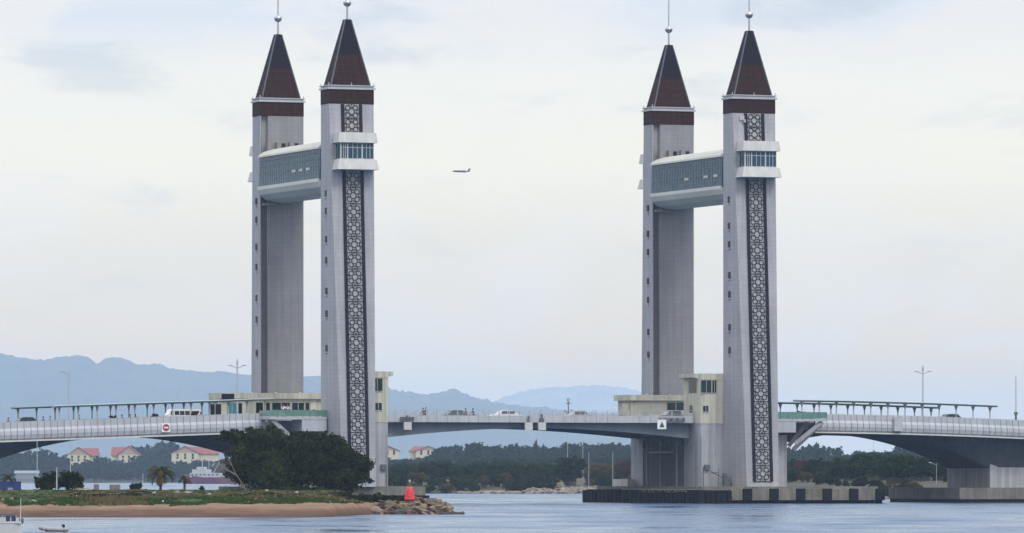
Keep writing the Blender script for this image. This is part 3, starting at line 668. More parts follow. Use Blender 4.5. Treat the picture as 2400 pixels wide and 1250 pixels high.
# ------------------------------------------------------------------ pavilions
def make_pavilion(s0, m_, label):
    t = empty('pavilion', label, 'pavilion', B(s0 + W / 2, 0), TH, 'cream pavilions beside the rear towers')
    y0, y1 = 20.5, 25.6
    xa, xb = sorted((-10.7 * m_, 8.6 * m_)); ra, rb = sorted((-10.75 * m_, 9.2 * m_))
    MB().box(xa, xb, y0, y1, 11.0, 14.35).build('wall', CREAM, t)
    MB().box(ra, rb, y0 - .5, y1 + .1, 14.36, 15.15).build('roof_band', CREAM, t)
    q = MB()
    for x in (-6, -2.5, 1, 4.5, 8): q.lathe([(.18, 15.16), (.18, 15.22), (.08, 15.3)], 8, x, y0 + .6)
    q.build('roof_light', STEEL, t)
    def win(x0, x1, ya, yb, m=GLASSG, nm='window'):
        a, b = S(x0, y0) - s0 - W / 2, S(x1, y0) - s0 - W / 2; za, zb = Z(yb, s0, y0), Z(ya, s0, y0)
        o = MB().box(a, b, y0 - .06, y0 - .003, za, zb).build(nm, m, t)
        if b - a > 1.2:
            q = MB(); 
            q.box(a, b, y0 - .11, y0 - .063, za - .07, za); q.box(a, b, y0 - .11, y0 - .063, zb, zb + .07); c = (a + b) / 2; q.box(c - .04, c + .04, y0 - .11, y0 - .063, za + .002, zb - .002); q.build('frame', STEEL, o)
    if m_ > 0:
        a = -12.0
        MB().box(-10.7, -8.9, y0 - .55, y0 - .501, 14.2, 15.0).build('corner_glazing', GLASSD, t)
        win(489, 518, 948, 976, GLASSD); win(533, 554, 946, 970, mat('cyan_glass', (0.05, 0.22, 0.26), 0.2)); win(559, 567, 946, 970, GLASSD)
        win(600, 616, 944, 972, GLASSD, 'doorway'); win(620, 632, 944, 972, GLASSD, 'doorway'); win(638, 679, 944, 970); win(685, 712, 944, 966); win(716, 725, 944, 966)
    else:
        win(1493, 1555, 941, 966, mat('shaded_niche', (0.42, 0.41, 0.34), .8), 'niche'); win(1564, 1603, 944, 962); win(1607, 1615, 944, 962); win(1459, 1471, 947, 966, MATS['shaded_niche'], 'niche')
    return t
make_pavilion(0, 1, 'long cream pavilion at the foot of left rear tower')
make_pavilion(SR, -1, 'long cream pavilion at the foot of right rear tower')

# ------------------------------------------------------------------ walkway canopies
def make_canopy(ap, t0, green, label):
    _, zt, base, out = ap
    t = empty('walkway_canopy', label, 'canopy', B(base, 0), TH, 'walkway canopies on the bridge')
    ds = lin(5.8, 36.4, 20)
    q = MB(); q.loft([[(out * d, t0 - .7, zt(d) + 1.72), (out * d, t0 + .7, zt(d) + 1.72), (out * d, t0 + 1.0, zt(d) + 1.92), (out * d, t0, zt(d) + 2.02), (out * d, t0 - 1.0, zt(d) + 1.92)] for d in ds]); q.build('roof', GREENM if green else ROOFT, t)
    n = 12
    for i in range(n):
        d = 6.8 + i * 2.62; z = zt(d)
        q = MB(); q.tube((out * d, t0, z - 1.17), (out * d, t0, z + 1.1), .085, n=6); q.bar((out * d, t0 - .01, z + 1.05), (out * d, t0 - .5, z + 1.7), .1, .1); q.bar((out * d, t0 + .01, z + 1.05), (out * d, t0 + .5, z + 1.7), .1, .1)
        q.bar((out * d, t0, z + 1.0), (out * d, t0, z + 1.72), .15, .15)
        q.build('post', GREENM if green else STEEL, t)
make_canopy(apL, 22.9, True, 'rear walkway canopy on left approach, longest reach to the left with green end')
make_canopy(apL, 3.1, False, 'front walkway canopy on left approach, pale roof crossing before the pavilion')
make_canopy(apR, 22.9, True, 'rear green walkway canopy on right approach, nearer the tower and lower')
make_canopy(apR, 3.1, False, 'front pale walkway canopy on right approach, reaching farther right')

# ------------------------------------------------------------------ street lamps
def make_lamp(loc, h, label, group='street lamps on the bridge', arms=2, th=1.0, rz=TH):
    t = empty('street_lamp', label, 'street lamp', loc, rz, group)
    MB().tube((0, 0, 0), (0, 0, h), .13 * th, .08 * th).build('pole', STEEL, t)
    if arms:
        for sx in (-1, 1)[:arms]:
            MB().tube((0, 0, h - .3), (sx * .9, 0, h + .05), .06 * th, n=6).build('arm', STEEL, t)
            MB().lathe([(.05, -.07), (.3, -.03), (.3, .05), (.05, .1)], 8).build('lamp_head', STEEL, t, loc=(sx * 1.05, 0, h + .07))
        if arms == 2: MB().lathe([(.02, 0), (.14, .4), (.14, .7), (.02, 1.1)], 8).build('lantern', STEEL, t, loc=(0, 0, h - .1))
    return t
for x, ytop, ap, lab in ((161, 872, apL, 'tall street lamp near the left end of the canopy'), (556, 858, apL, 'tall double-arm street lamp in front of left pavilion roof'), (2163, 872, apR, 'tall double-arm street lamp above the right canopies')):
    t_ = 13; s = S(x, t_); _, zt, base, out = ap; z0 = zt(abs(s - base)) - 1.17; make_lamp(B(s, t_, z0), Z(ytop, s, t_) - z0, lab, arms=2 if x != 161 else 1)
s = S(2381, 23); t = empty('lattice_mast', 'thin pale mast at far right edge, dark box at its base', 'mast', B(s, 23, 11), TH)
q = MB(); q.tube((0, 0, 0), (0, 0, 1.6), .16, .16); q.box(-.2, .2, -.2, .2, 1.6, 2.0); q.build('mast_base', GREYM, t)
q = MB(); q.tube((0, 0, 2.0), (0, 0, 7.2), .05)
for i in range(14): q.box(-.12, .12, -.12, .12, 2.2 + i * .35, 2.28 + i * .35)
q.build('mast_rod', STEEL, t)
# anchor ornament
s = S(1332, 23.9); t = empty('anchor_ornament', 'dark anchor-shaped ornament above the railing near midspan', 'ornament', B(s, 23.9, 12.72), TH)
q = MB(); q.tube((0, 0, -.7), (0, 0, 1.5), .09)
for i in range(8):
    a0, a1 = R(200 + 140 * i / 8), R(200 + 140 * (i + 1) / 8)
    q.tube((.62 * math.cos(a0), 0, .55 + .62 * math.sin(a0)), (.62 * math.cos(a1), 0, .55 + .62 * math.sin(a1)), .08, n=6)
for i in range(10):
    a0, a1 = R(36 * i), R(36 * (i + 1)); q.tube((.2 * math.cos(a0), 0, 1.7 + .2 * math.sin(a0)), (.2 * math.cos(a1), 0, 1.7 + .2 * math.sin(a1)), .05, n=6)
q.box(-.35, .35, -.06, .06, 1.15, 1.27); q.build('anchor', mat('ornament_bronze', (.12, .14, .15), .5), t)

# ------------------------------------------------------------------ vehicles, people, planters on the deck
TYRE = mat('tyre_rubber', (0.02, 0.02, 0.02), 0.9); CGL = mat('car_glass', (0.015, 0.02, 0.025), 0.1)
def paint(n, c): return mat(n, c, 0.3)
def make_car(ap, x, t_, body, L, H, label, van=False, rt=None):
    s = S(x, t_); z = rt if rt is not None else ap[1](abs(s - ap[2])) - 1.16
    t = empty('minibus' if van else 'car', label, 'minibus' if van else 'car', B(s, t_, z), TH, 'vehicles crossing the bridge')
    w_ = .85; hb = H * .55
    if van: prof = [(-.5, .3), (-.5, .62), (-.46, .74), (-.40, .97), (-.3, 1.0), (.47, 1.0), (.5, .95), (.5, .3)]
    else: prof = [(-.5, .25), (-.5, .52), (-.47, .58), (-.25, .63), (-.13, .97), (-.05, 1.0), (.22, 1.0), (.40, .66), (.48, .62), (.5, .5), (.5, .25)]
    q = MB(); q.loft([[(u * L, y, v * H) for u, v in prof] for y in (-w_, -w_ + .001, w_)]); q.build('body', body, t)
    g = MB()
    if van:
        for a, b in ((-.42, -.34), (-.30, -.16), (-.14, .0), (.02, .16), (.2, .34)): g.box(a * L, b * L, -w_ - .02, w_ + .02, .62 * H, .88 * H)
    else:
        for a, b in ((-.15, .03), (.05, .27)): g.box(a * L, b * L, -w_ - .02, w_ + .02, .68 * H, .93 * H)
    g.build('window', CGL, t)
    for sx in (-.31, .31):
        for sy in (-1, 1):
            r = .33; q = MB(); q.tube((sx * L, sy * (w_ - .15), r), (sx * L, sy * (w_ + .04), r), r, n=14); wo_ = q.build('wheel', TYRE, t)
            MB().tube((sx * L, sy * (w_ + .041), r), (sx * L, sy * (w_ + .06), r), r * .6, n=10).build('rim', CHROME, wo_)
    for sy in (-1, 1): MB().box(-.505 * L, -.495 * L, sy * .45, sy * .75, .42 * H, .52 * H).build('headlight', STEEL, t)
wp, dp = paint('white_car_paint', (.7, .7, .7)), paint('dark_car_paint', (.03, .035, .04)); sp_ = paint('silver_car_paint', (.35, .36, .37))
make_car(apL, 428, 8, wp, 4.6, 2.1, 'white minibus with dark windows on left approach', True)
make_car(apL, 57, 12, dp, 4.3, 1.75, 'dark car roof seen above parapet at far left')
make_car(apR, 2224, 12, dp, 4.3, 1.9, 'dark car seen above parapet under right front canopy')
make_car(None, 1063, 16, paint('dark_green_car_paint', (.05, .07, .06)), 4.3, 1.55, 'dark car on central span behind the railing', rt=RT + .02)
make_car(None, 1182, 10, wp, 4.5, 1.5, 'white car on central span behind the railing', rt=RT + .02)
make_car(None, 1352, 18, sp_, 4.3, 1.55, 'silver car on central span near the anchor ornament', rt=RT + .02)
make_car(None, 1572, 8, paint('grey_car_paint', (.2, .2, .22)), 4.3, 1.5, 'grey car at right end of central span', rt=RT + .02)
SKIN = mat('skin', (.25, .13, .08), .6); HAIRM = mat('black_hair', (.01, .01, .01), .6)
SHIRTS = [mat('maroon_shirt', (.20, .04, .05), .8), mat('white_shirt', (.7, .7, .7), .8), mat('dark_shirt', (.04, .05, .07), .8), mat('grey_shirt', (.2, .22, .25), .8)]
TROUS = mat('dark_trousers', (.03, .03, .045), .8)
def skinned(name, pts, edges, rad, m, parent):
    me = bpy.data.meshes.new(name); me.from_pydata(pts, edges, []); me.materials.append(m)
    o = bpy.data.objects.new(name, me); col.objects.link(o); o.parent = parent
    o.modifiers.new('skin', 'SKIN'); sub = o.modifiers.new('sub', 'SUBSURF'); sub.levels = 1; sub.render_levels = 1
    for v, r in zip(me.skin_vertices[0].data, rad): v.radius = (r, r * .8)
    me.skin_vertices[0].data[0].use_root = True
    return o
def make_person(loc, shirt, label, pose='stand', rz=0.0, group='people on the bridge'):
    t = empty('person', label, 'person', loc, rz, group)
    if pose == 'ride':
        P = [(0, 0, .85), (-.05, 0, 1.1), (-.12, 0, 1.36), (-.14, 0, 1.47), (-.15, 0, 1.56), (-.15, 0, 1.68),
             (-.12, -.2, 1.34), (-.3, -.24, 1.12), (-.52, -.22, 1.08), (-.12, .2, 1.34), (-.3, .24, 1.12), (-.52, .22, 1.08),
             (0, -.12, .82), (-.38, -.16, .75), (-.2, -.16, .36), (0, .12, .82), (-.38, .16, .75), (-.2, .16, .36)]
    else:
        P = [(0, 0, .95), (0, 0, 1.15), (0, 0, 1.40), (0, 0, 1.50), (0, 0, 1.58), (0, 0, 1.72),
             (0, -.2, 1.38), (-.04, -.26, 1.1), (-.12, -.25, .86), (0, .2, 1.38), (.03, .26, 1.1), (-.08, .25, .86),
             (0, -.1, .9), (-.08, -.11, .5), (-.02, -.11, .06), (0, .1, .9), (.06, .11, .5), (.1, .11, .06)]
    E = [(0, 1), (1, 2), (2, 3), (3, 4), (4, 5), (2, 6), (6, 7), (7, 8), (2, 9), (9, 10), (10, 11), (0, 12), (12, 13), (13, 14), (0, 15), (15, 16), (16, 17)]
    rad = [.15, .14, .15, .06, .09, .095, .07, .05, .035, .07, .05, .035, .1, .07, .045, .1, .07, .045]
    skinned('body', P, E, rad, SKIN, t)
    sh = skinned('shirt', [P[0], P[1], P[2], P[6], P[7], P[9], P[10]], [(0, 1), (1, 2), (2, 3), (3, 4), (2, 5), (5, 6)], [.17, .165, .17, .085, .07, .085, .07], shirt, t)
    skinned('trousers', [P[0], P[12], P[13], P[14], P[15], P[16], P[17]], [(0, 1), (1, 2), (2, 3), (0, 4), (4, 5), (5, 6)], [.165, .115, .085, .065, .115, .085, .065], TROUS, t)
    h = MB(); h.blob((P[5][0] + .02, 0, P[5][2] + .0), (.115, .1, .12), 1, .05, 1); h.build('helmet' if pose == 'ride' else 'hair', HAIRM, t, smooth=True)
    return t
def make_bike(x, t_, z, shirt, who, label):
    s = S(x, t_); t = empty('motorcycle', label, 'motorcycle', B(s, t_, z), TH, 'motorcycles on the bridge')
    for u in (-.62, .62):
        q = MB()
        for i in range(14):
            a0, a1 = 6.283 * i / 14, 6.283 * (i + 1) / 14
            q.tube((u + .26 * math.cos(a0), 0, .3 + .26 * math.sin(a0)), (u + .26 * math.cos(a1), 0, .3 + .26 * math.sin(a1)), .045, n=5)
        q.build('wheel', TYRE, t)
    MB().blob((.12, 0, .5), (.42, .13, .2), 3, .1, 2).build('engine_block', GREYM, t); MB().box(-.1, .6, -.12, .12, .68, .78).build('saddle', TYRE, t)
    q = MB(); q.tube((-.62, 0, .3), (-.42, 0, 1.0), .04); q.tube((-.45, -.3, 1.03), (-.45, .3, 1.03), .025); q.build('handlebar', GREYM, t)
    make_person(B(s, t_, z) + U * .1, shirt, who, 'ride', TH, 'riders and walkers on the bridge')
zL = lambda x, t_: apL[1](abs(S(x, t_))) - 1.15
for x, i, w1, w2 in ((20, 2, 'rider in dark shirt at the far left', 'motorcycle at the far left edge of the bridge'), (102, 2, 'rider in dark shirt left of the tall lamp', 'motorcycle left of the tall street lamp'),
                     (118, 3, 'rider in grey shirt just right of dark car', 'motorcycle just right of another below the green canopy'), (186, 2, 'rider in dark shirt right of the tall lamp', 'motorcycle right of the tall street lamp')):
    make_bike(x, 7, zL(x, 7), SHIRTS[i], w1, w2)
for x, i, w1 in ((286, 2, 'person in dark clothes right of the leftmost shrub'), (305, 3, 'person in grey between two shrubs'), (318, 2, 'person in dark shirt leaning at the parapet'), (612, 1, 'person in white shirt before pavilion doorway'), (470, 2, 'person in dark shirt beside pavilion corner'), (664, 1, 'left of two people in white on green-railed balcony'), (674, 1, 'right of two people in white on green-railed balcony')):
    tt = -1.6 if x in (664, 674) else 3.0
    zz_ = 11.63 if x in (664, 674) else zL(x, 3.0) - .15
    make_person(B(S(x, tt), tt, zz_), SHIRTS[i], w1, 'stand', TH + x, 'people walking on left approach')
for x, i, w1, w2 in ((992, 0, 'rider in maroon on central span', 'motorcycle ridden by rider in maroon'), (1092, 0, 'rider in maroon between two cars', 'motorcycle left of the white car'), (1109, 2, 'rider in dark shirt close to white car', 'motorcycle nearest the white car')):
    make_bike(x, 6, RT + .02, SHIRTS[i], w1, w2)
make_person(B(S(998, 3.0), 3.0, RT + .02), SHIRTS[0], 'person in maroon standing at span railing', 'stand', 1.0, 'people at the central railing')

# ------------------------------------------------------------------ foliage
def foliage_mat(name, dark, light, scale):
    m = mat(name, light, 0.75, var=0.5, vscale=scale, color2=dark, spec=0.03); return m
FOL_N = foliage_mat('dark_coastal_leaves', (0.004, 0.006, 0.002), (0.032, 0.046, 0.013), 1.0)
FOL_M = foliage_mat('bank_leaves', (0.008, 0.016, 0.006), (0.050, 0.074, 0.022), 0.45)
FOL_Y = foliage_mat('yellowing_leaves', (0.03, 0.035, 0.012), (0.12, 0.09, 0.035), 0.5)
FOL_R = foliage_mat('russet_leaves', (0.025, 0.018, 0.010), (0.085, 0.040, 0.024), 0.5)
FOL_F = foliage_mat('far_wood_leaves', (0.008, 0.02, 0.014), (0.025, 0.046, 0.03), 0.15)
BARK = mat('bark', (.09, .07, .05), .9, var=.3, vscale=2)
def leaves(lobes, n, size, seed, shell=0.75):
    rnd = random.Random(seed); mb = MB(); tot = sum(l[3] * l[4] for l in lobes); v = []; f = []
    for (cx, cy_, cz, rx, rz) in lobes:
        k = int(n * rx * rz / tot)
        subs = []
        for _ in range(max(4, k // 60)):       # leaf clumps through the lobe
            a, b = rnd.uniform(0, 6.283), math.acos(rnd.uniform(-1, 1)); r = rnd.uniform(.45, 1.0) ** shell
            subs.append((cx + rx * r * math.sin(b) * math.cos(a), cy_ + rx * r * math.sin(b) * math.sin(a), cz + rz * r * math.cos(b), rnd.uniform(.16, .38) * min(rx, rz * 1.4)))
        for i in range(k):
            if rnd.random() < .8:
                c = rnd.choice(subs); p = Vector((rnd.gauss(c[0], c[3] * .55), rnd.gauss(c[1], c[3] * .55), rnd.gauss(c[2], c[3] * .42)))
            else:
                a, b = rnd.uniform(0, 6.283), math.acos(rnd.uniform(-1, 1)); r = rnd.uniform(.2, .95)
                p = Vector((cx + rx * r * math.sin(b) * math.cos(a), cy_ + rx * r * math.sin(b) * math.sin(a), cz + rz * r * math.cos(b)))
            if p.z < .05: p.z = .05 + rnd.random() * .3
            d = Vector((rnd.gauss(0, 1), rnd.gauss(0, 1), rnd.gauss(0, .6))).normalized(); e = d.orthogonal().normalized(); e.rotate(Matrix.Rotation(rnd.uniform(0, 6.28), 3, d))
            s_ = size * rnd.uniform(.6, 1.4); g = d.cross(e); o = len(v)
            v += [tuple(p + e * s_), tuple(p + g * s_ * .5), tuple(p - e * s_), tuple(p - g * s_ * .5)]; f.append((o, o + 1, o + 2, o + 3))
    mb.v, mb.f, mb.mi = v, f, [0] * len(f); return mb
def trunk(mb, h, r, lobes, seed):
    rnd = random.Random(seed); mb.tube((0, 0, -.3), (0, 0, h * .45), r, r * .7)
    for l in lobes[:8]: mb.tube((0, 0, h * rnd.uniform(.15, .42)), (l[0] * .8, l[1] * .8, l[2]), r * .5, r * .12, n=6)
    return mb
def make_tree(name, lobes, n, size, m, loc, label, h, r, group=None, seed=1, cat='tree'):
    t = empty(name, label, cat, loc, 0, group)
    leaves(lobes, n, size, seed).build('crown', m, t); trunk(MB(), h, r, lobes, seed).build('trunk', BARK, t)
    return t

# the big dark clump before the left tower: three trees
def lob(pts, x0, Y, zb):       # lobes given in photo pixels relative to column x0, with centre row y and radii
    k = Y / FPX; return [((x - x0) * k, dy, HC + (HY - y) * k - zb, rx * k, rz * k) for x, y, rx, rz, dy in pts]
YT = 632; zb = 1.9
make_tree('coastal_tree', lob([(600, 1060, 52, 36, 0), (560, 1030, 36, 17, 1), (535, 1018, 24, 9, 0), (610, 1025, 36, 18, -1), (578, 1098, 50, 38, 1), (630, 1105, 50, 40, -1), (640, 1040, 40, 28, 1), (545, 1062, 26, 11, 0), (525, 1082, 18, 7, 0), (585, 1008, 20, 6, 0), (632, 1003, 16, 7, 1), (515, 1030, 14, 4, 0), (600, 1018, 24, 10, 1), (548, 1095, 14, 6, 0)], 610, YT, zb),
          26000, .16, foliage_mat('olive_coastal_leaves', (0.006, 0.010, 0.003), (0.045, 0.058, 0.014), 0.8), (gx(610, YT), YT, zb), 'dark spreading tree with wispy branches, left part of the big clump', 5.0, .28, 'trees of the big dark clump', 11)
make_tree('coastal_tree', lob([(700, 1055, 50, 36, 0), (680, 1105, 55, 42, 1), (735, 1100, 50, 40, -1), (720, 1035, 30, 22, 0), (665, 1050, 34, 28, 1), (760, 1050, 32, 30, 0), (690, 1018, 14, 9, 0), (735, 1020, 12, 8, 0), (762, 1022, 10, 12, 1)], 705, YT + 5, zb),
          26000, .15, FOL_N, (gx(705, YT + 5), YT + 5, zb), 'dark dense tree in middle of the big clump, under the left balcony', 5.0, .28, 'trees of the big dark clump', 12)
make_tree('coastal_tree', lob([(790, 1075, 45, 36, 0), (780, 1045, 32, 26, 0), (825, 1092, 40, 34, 1), (810, 1125, 42, 26, -1), (850, 1102, 22, 26, 0), (770, 1115, 40, 34, 1), (800, 1062, 30, 18, 0), (866, 1086, 12, 5, 0), (870, 1128, 10, 5, 0), (835, 1066, 14, 5, 0), (780, 1024, 12, 8, 0)], 790, YT + 2, zb),
          24000, .15, FOL_N, (gx(790, YT + 2), YT + 2, zb), 'dark rounded tree, right part of big clump against the lattice', 4.5, .28, 'trees of the big dark clump', 13)
# dry bare branches at left of the clump
q = MB(); rnd = random.Random(5); k = YT / FPX
def twig(p, d, l, r, lv):
    e = p + d * l; q.tube(p, e, r, r * .6, n=5)
    if lv:
        for _ in range(3): nd = (d + Vector((rnd.uniform(-.6, .3), rnd.uniform(-.5, .5), rnd.uniform(-.4, .5)))).normalized(); twig(p + (e - p) * rnd.uniform(.5, 1), nd, l * .62, r * .6, lv - 1)
twig(Vector((.3, 0, 0)), Vector((-.55, 0, .85)).normalized(), 2.2, .07, 4); twig(Vector((.2, 0, .2)), Vector((-.9, 0, .4)).normalized(), 1.7, .05, 3)
o = q.build('bare_branch', mat('dry_bark', (.2, .16, .13), .9), None); tag(o, 'bare dry branches sticking out left of the big dark clump', 'bare bush'); o.location = (gx(572, YT - 2), YT - 2, 2.2)

def bush(x, y0, y1, wpx, Y, m, label, n=4000, size=.12, seed=3, group='bushes on the sandy spit', name='bush'):
    k = Y / FPX; zb_ = HC + (HY - y1) * k; h = (y1 - y0) * k; r = wpx * k / 2; rd = random.Random(seed)
    lobes = [(0, 0, h * .42, r * .6, h * .42)] + [(rd.uniform(-.75, .75) * r, rd.uniform(-.4, .4) * r, h * rd.uniform(.25, .8), r * rd.uniform(.2, .4), h * rd.uniform(.12, .24)) for _ in range(9)]
    return make_tree(name, lobes, n, size, m, (gx(x, Y), Y, zb_), label, h, .06, group, seed, 'bush')
bush(110, 1104, 1151, 66, 622, FOL_N, 'dark spreading bush beside the thin pole', 5000, .11, 21)
bush(163, 1098, 1151, 66, 624, FOL_N, 'taller dark bush right of the thin pole', 6000, .11, 22)
bush(316, 1131, 1151, 40, 622, FOL_N, 'small round dark bush left of the palm', 3500, .09, 23)
bush(185, 1141, 1153, 30, 618, FOL_Y, 'low dry scrub right of the dark bushes', 1500, .08, 24)
bush(473, 1138, 1151, 18, 618, FOL_N, 'tiny dark shrub on grass before the ship', 900, .07, 25)
bush(790, 1152, 1176, 90, 596, FOL_N, 'low dark scrub at foot of the big clump', 6000, .1, 26)
bush(850, 1156, 1184, 100, 602, FOL_N, 'low dark scrub along the beach end', 6000, .1, 27)
bush(915, 1158, 1187, 110, 603, FOL_N, 'low dark scrub behind the rock pile, left of beacon', 7000, .1, 28)
bush(978, 1162, 1184, 90, 604, FOL_N, 'low dark scrub behind the red beacon', 4000, .1, 29)
bush(640, 1138, 1156, 120, 622, FOL_N, 'dark undergrowth beneath left part of the clump', 5000, .1, 30)
bush(735, 1138, 1160, 120, 616, FOL_N, 'dark undergrowth beneath right part of the clump', 5000, .1, 31)
for x, y0, y1, w_, ap, lab, sd_, m_ in ((265, 973, 992, 16, apL, 'round brownish shrub on left approach, leftmost', 41, FOL_R), (362, 969, 985, 18, apL, 'round reddish shrub on left approach, left of minibus', 42, FOL_R),
                                   (457, 965, 982, 15, apL, 'round brownish shrub on left approach, right of minibus', 43, FOL_R), (1880, 966, 980, 26, apR, 'green shrub on balcony beside right front tower', 44, FOL_M), (740, 962, 975, 24, apL, 'green planter shrubs on balcony by left front tower', 45, FOL_M)):
    tt = 2.6 if sd_ < 44 else -1.5; Yb = B(S(x, tt), tt).y
    bush(x, y0 - 3, y1, w_ + 6, Yb, m_, lab, 1600, .11, sd_, 'planted shrubs on the bridge', 'planter_shrub')

# palms
def make_palm(x, y0, y1, Y, spread, label, seed, n=20, dry=0):
    k = Y / FPX; zb_ = HC + (HY - y1) * k; h = (y1 - y0) * k; rd = random.Random(seed); hc_ = h * .55
    t = empty('palm_tree', label, 'palm tree', (gx(x, Y), Y, zb_), 0, 'small palms on the sandy spit')
    q = MB(); pts = [(0, 0, -.2), (.03, 0, hc_ * .5), (.05, 0, hc_)]
    q.tube(pts[0], pts[1], .16, .12); q.tube(pts[1], pts[2], .12, .09); q.build('trunk', BARK, t)
    def frond(m, az, up, L, name):
        v = MB(); p = Vector((.05, 0, hc_)); d = Vector((math.cos(az), math.sin(az), 0)); el_ = up
        steps = 9; a_prev = p
        for i in range(steps):
            dd = (d * math.cos(el_) + Vector((0, 0, math.sin(el_)))); e = a_prev + dd * (L / steps); el_ -= .26
            v.tube(a_prev, e, .02, .015, n=4); side = dd.cross(Vector((0, 0, 1))).normalized(); wl = .42 * L * .5 * math.sin(math.pi * (i + 1) / (steps + 1)) + .06
            for sg in (-1, 1):
                for j in range(3):
                    b0 = a_prev + (e - a_prev) * j / 3; b1 = b0 + (e - a_prev) / 3.6; tip = b0 + side * sg * wl + Vector((0, 0, -wl * .55)) + dd * wl * .5
                    v.add([b0, b1, tip], [(0, 1, 2)])
            a_prev = e
        v.build(name, m, t)
    for i in range(n): frond(FOL_M if i % 3 else FOL_Y, rd.uniform(0, 6.283), rd.uniform(.1, 1.45), spread * k * rd.uniform(.8, 1.15), 'frond')
    for i in range(dry): frond(mat('dry_frond', (.28, .2, .11), .9), rd.uniform(0, 6.283), rd.uniform(-.9, -.3), spread * k * .8, 'dry_frond')
make_palm(376, 1082, 1149, 622, 42, 'full palm tree with drooping dry fronds on the grass', 51, 38, 8)
make_palm(20, 1098, 1152, 640, 30, 'palm tree behind the blue container at left edge', 52, 18, 2)
make_palm(432, 1100, 1152, 640, 22, 'smaller dark palm right of the full palm, before the ship', 53, 18, 1)

# copies on the far bank and the far wood
def where(x):
    for lim, w_ in ((930, 'beside the left control tower'), (1010, 'below the left white panel'), (1100, 'right of the rock pile'), (1200, 'below the white car'), (1290, 'below the two midspan panels'), (1400, 'below the anchor ornament'), (1520, 'just left of the right pier'),
                    (1900, 'just right of the right towers'), (2000, 'behind the right struts'), (2110, 'below the right lamp, left side'), (2220, 'below the right street lamp'), (2320, 'left of the flared right pier')):
        if x < lim: return w_
    return 'at the far right edge'
protos = []
def proto_tree(name, m, n, size, seed, wide, tall):
    rd = random.Random(seed); lobes = [(0, 0, tall * .55, wide * .62, tall * .38)] + [(rd.uniform(-.65, .65) * wide, rd.uniform(-.5, .5) * wide, tall * rd.uniform(.35, .85), wide * rd.uniform(.22, .4), tall * rd.uniform(.12, .22)) for _ in range(9)]
    t = empty(name, 'x', 'tree', (0, 0, 0)); leaves(lobes, n, size, seed).build('crown', m, t); trunk(MB(), tall, .2, lobes, seed).build('trunk', BARK, t); return t
def place(proto, used, x, ybase, Y, h, wf, rz, label, group, z=None):
    o = proto if not used.get(proto.name) else copy_tree(proto); used[proto.name] = True
    o.location = (gx(x, Y), Y, z if z is not None else HC + (HY - ybase) * Y / FPX); o.scale = (h * wf, h * wf, h); o.rotation_euler.z = rz; o['label'] = label; o['group'] = group; return o
used = {}
pm = [proto_tree('bank_tree', FOL_M, 5200, .040, 61, .55, 1.0), proto_tree('bank_tree', FOL_M, 5200, .040, 62, .7, 1.0), proto_tree('bank_tree', FOL_N, 5200, .040, 63, .6, 1.0),
      proto_tree('russet_tree', FOL_R, 4200, .040, 64, .6, 1.0), proto_tree('yellowing_tree', FOL_Y, 4200, .040, 65, .6, 1.0)]
rd = random.Random(99)
mids = [(880, 1096, 0), (905, 1100, 0), (925, 1092, 1), (945, 1086, 2), (968, 1092, 0), (985, 1088, 1), (1005, 1090, 2), (1022, 1080, 1), (1045, 1084, 0), (1066, 1088, 1), (1088, 1090, 0), (1105, 1088, 2), (1124, 1082, 1), (1142, 1084, 0), (1160, 1080, 1), (1180, 1081, 0),
        (1198, 1080, 2), (1216, 1082, 1), (1236, 1086, 4), (1254, 1083, 4), (1272, 1085, 1), (1290, 1086, 0), (1388, 1092, 4), (1402, 1082, 4), (1422, 1084, 4), (1436, 1090, 0), (1446, 1084, 3), (1462, 1080, 3), (1476, 1076, 3), (1490, 1078, 3), (1508, 1082, 0)]
MIDLAB = {0: 'green bank tree behind the central span', 1: 'broad green bank tree behind the central span', 2: 'dark green bank tree behind the central span', 3: 'russet tree on the bank beside the right pier', 4: 'yellowing tree on the bank right of the middle'}
for x, yt, kd in mids:
    Y = 1330 + rd.uniform(-20, 40); yb = 0; z0 = bank_h(gx(x, Y), Y) - .3; h = HC + (HY - yt) * Y / FPX - z0
    place(pm[kd], used, x, yb, Y, h * 1.0, rd.uniform(.95, 1.3), rd.uniform(0, 6), MIDLAB[kd].replace('behind the central span', where(x)), 'trees on the bank behind the central span', z=z0)
place(pm[2], used, 1336, 1143, 1300, (1143 - 1072) * 1300 / FPX * 1.05, 1.25, 2.0, 'largest dark green tree standing out on the stony bank', 'trees on the bank behind the central span')
for x, yt, kd in ((1842, 1082, 0), (1866, 1076, 2), (1890, 1078, 3), (1915, 1074, 2), (1940, 1078, 0), (1965, 1080, 2), (1990, 1072, 1), (2015, 1066, 1), (2042, 1061, 0), (2068, 1060, 1), (2095, 1062, 0), (2120, 1066, 1), (2146, 1070, 2), (2170, 1068, 0), (2196, 1072, 0), (2222, 1084, 1), (2245, 1088, 0), (2268, 1092, 2), (2290, 1082, 0), (2312, 1086, 1), (2335, 1088, 2), (2360, 1086, 0), (2385, 1084, 1), (2405, 1084, 0)):
    Y = bank_front(gx(x, 1000)) + rd.uniform(34, 90); yb = 0; z0 = bank_h(gx(x, Y), Y) - .3; h = HC + (HY - yt) * Y / FPX - z0
    place(pm[kd], used, x, yb, Y, h * 1.0, rd.uniform(1.0, 1.5), rd.uniform(0, 6), {0: 'green bank tree behind the right approach', 1: 'broad green bank tree behind the right approach', 2: 'dark bank tree behind the right approach', 3: 'russet bank tree right of the right towers'}[kd].replace('behind the right approach', where(x)), 'trees on the bank behind the right approach', z=z0)
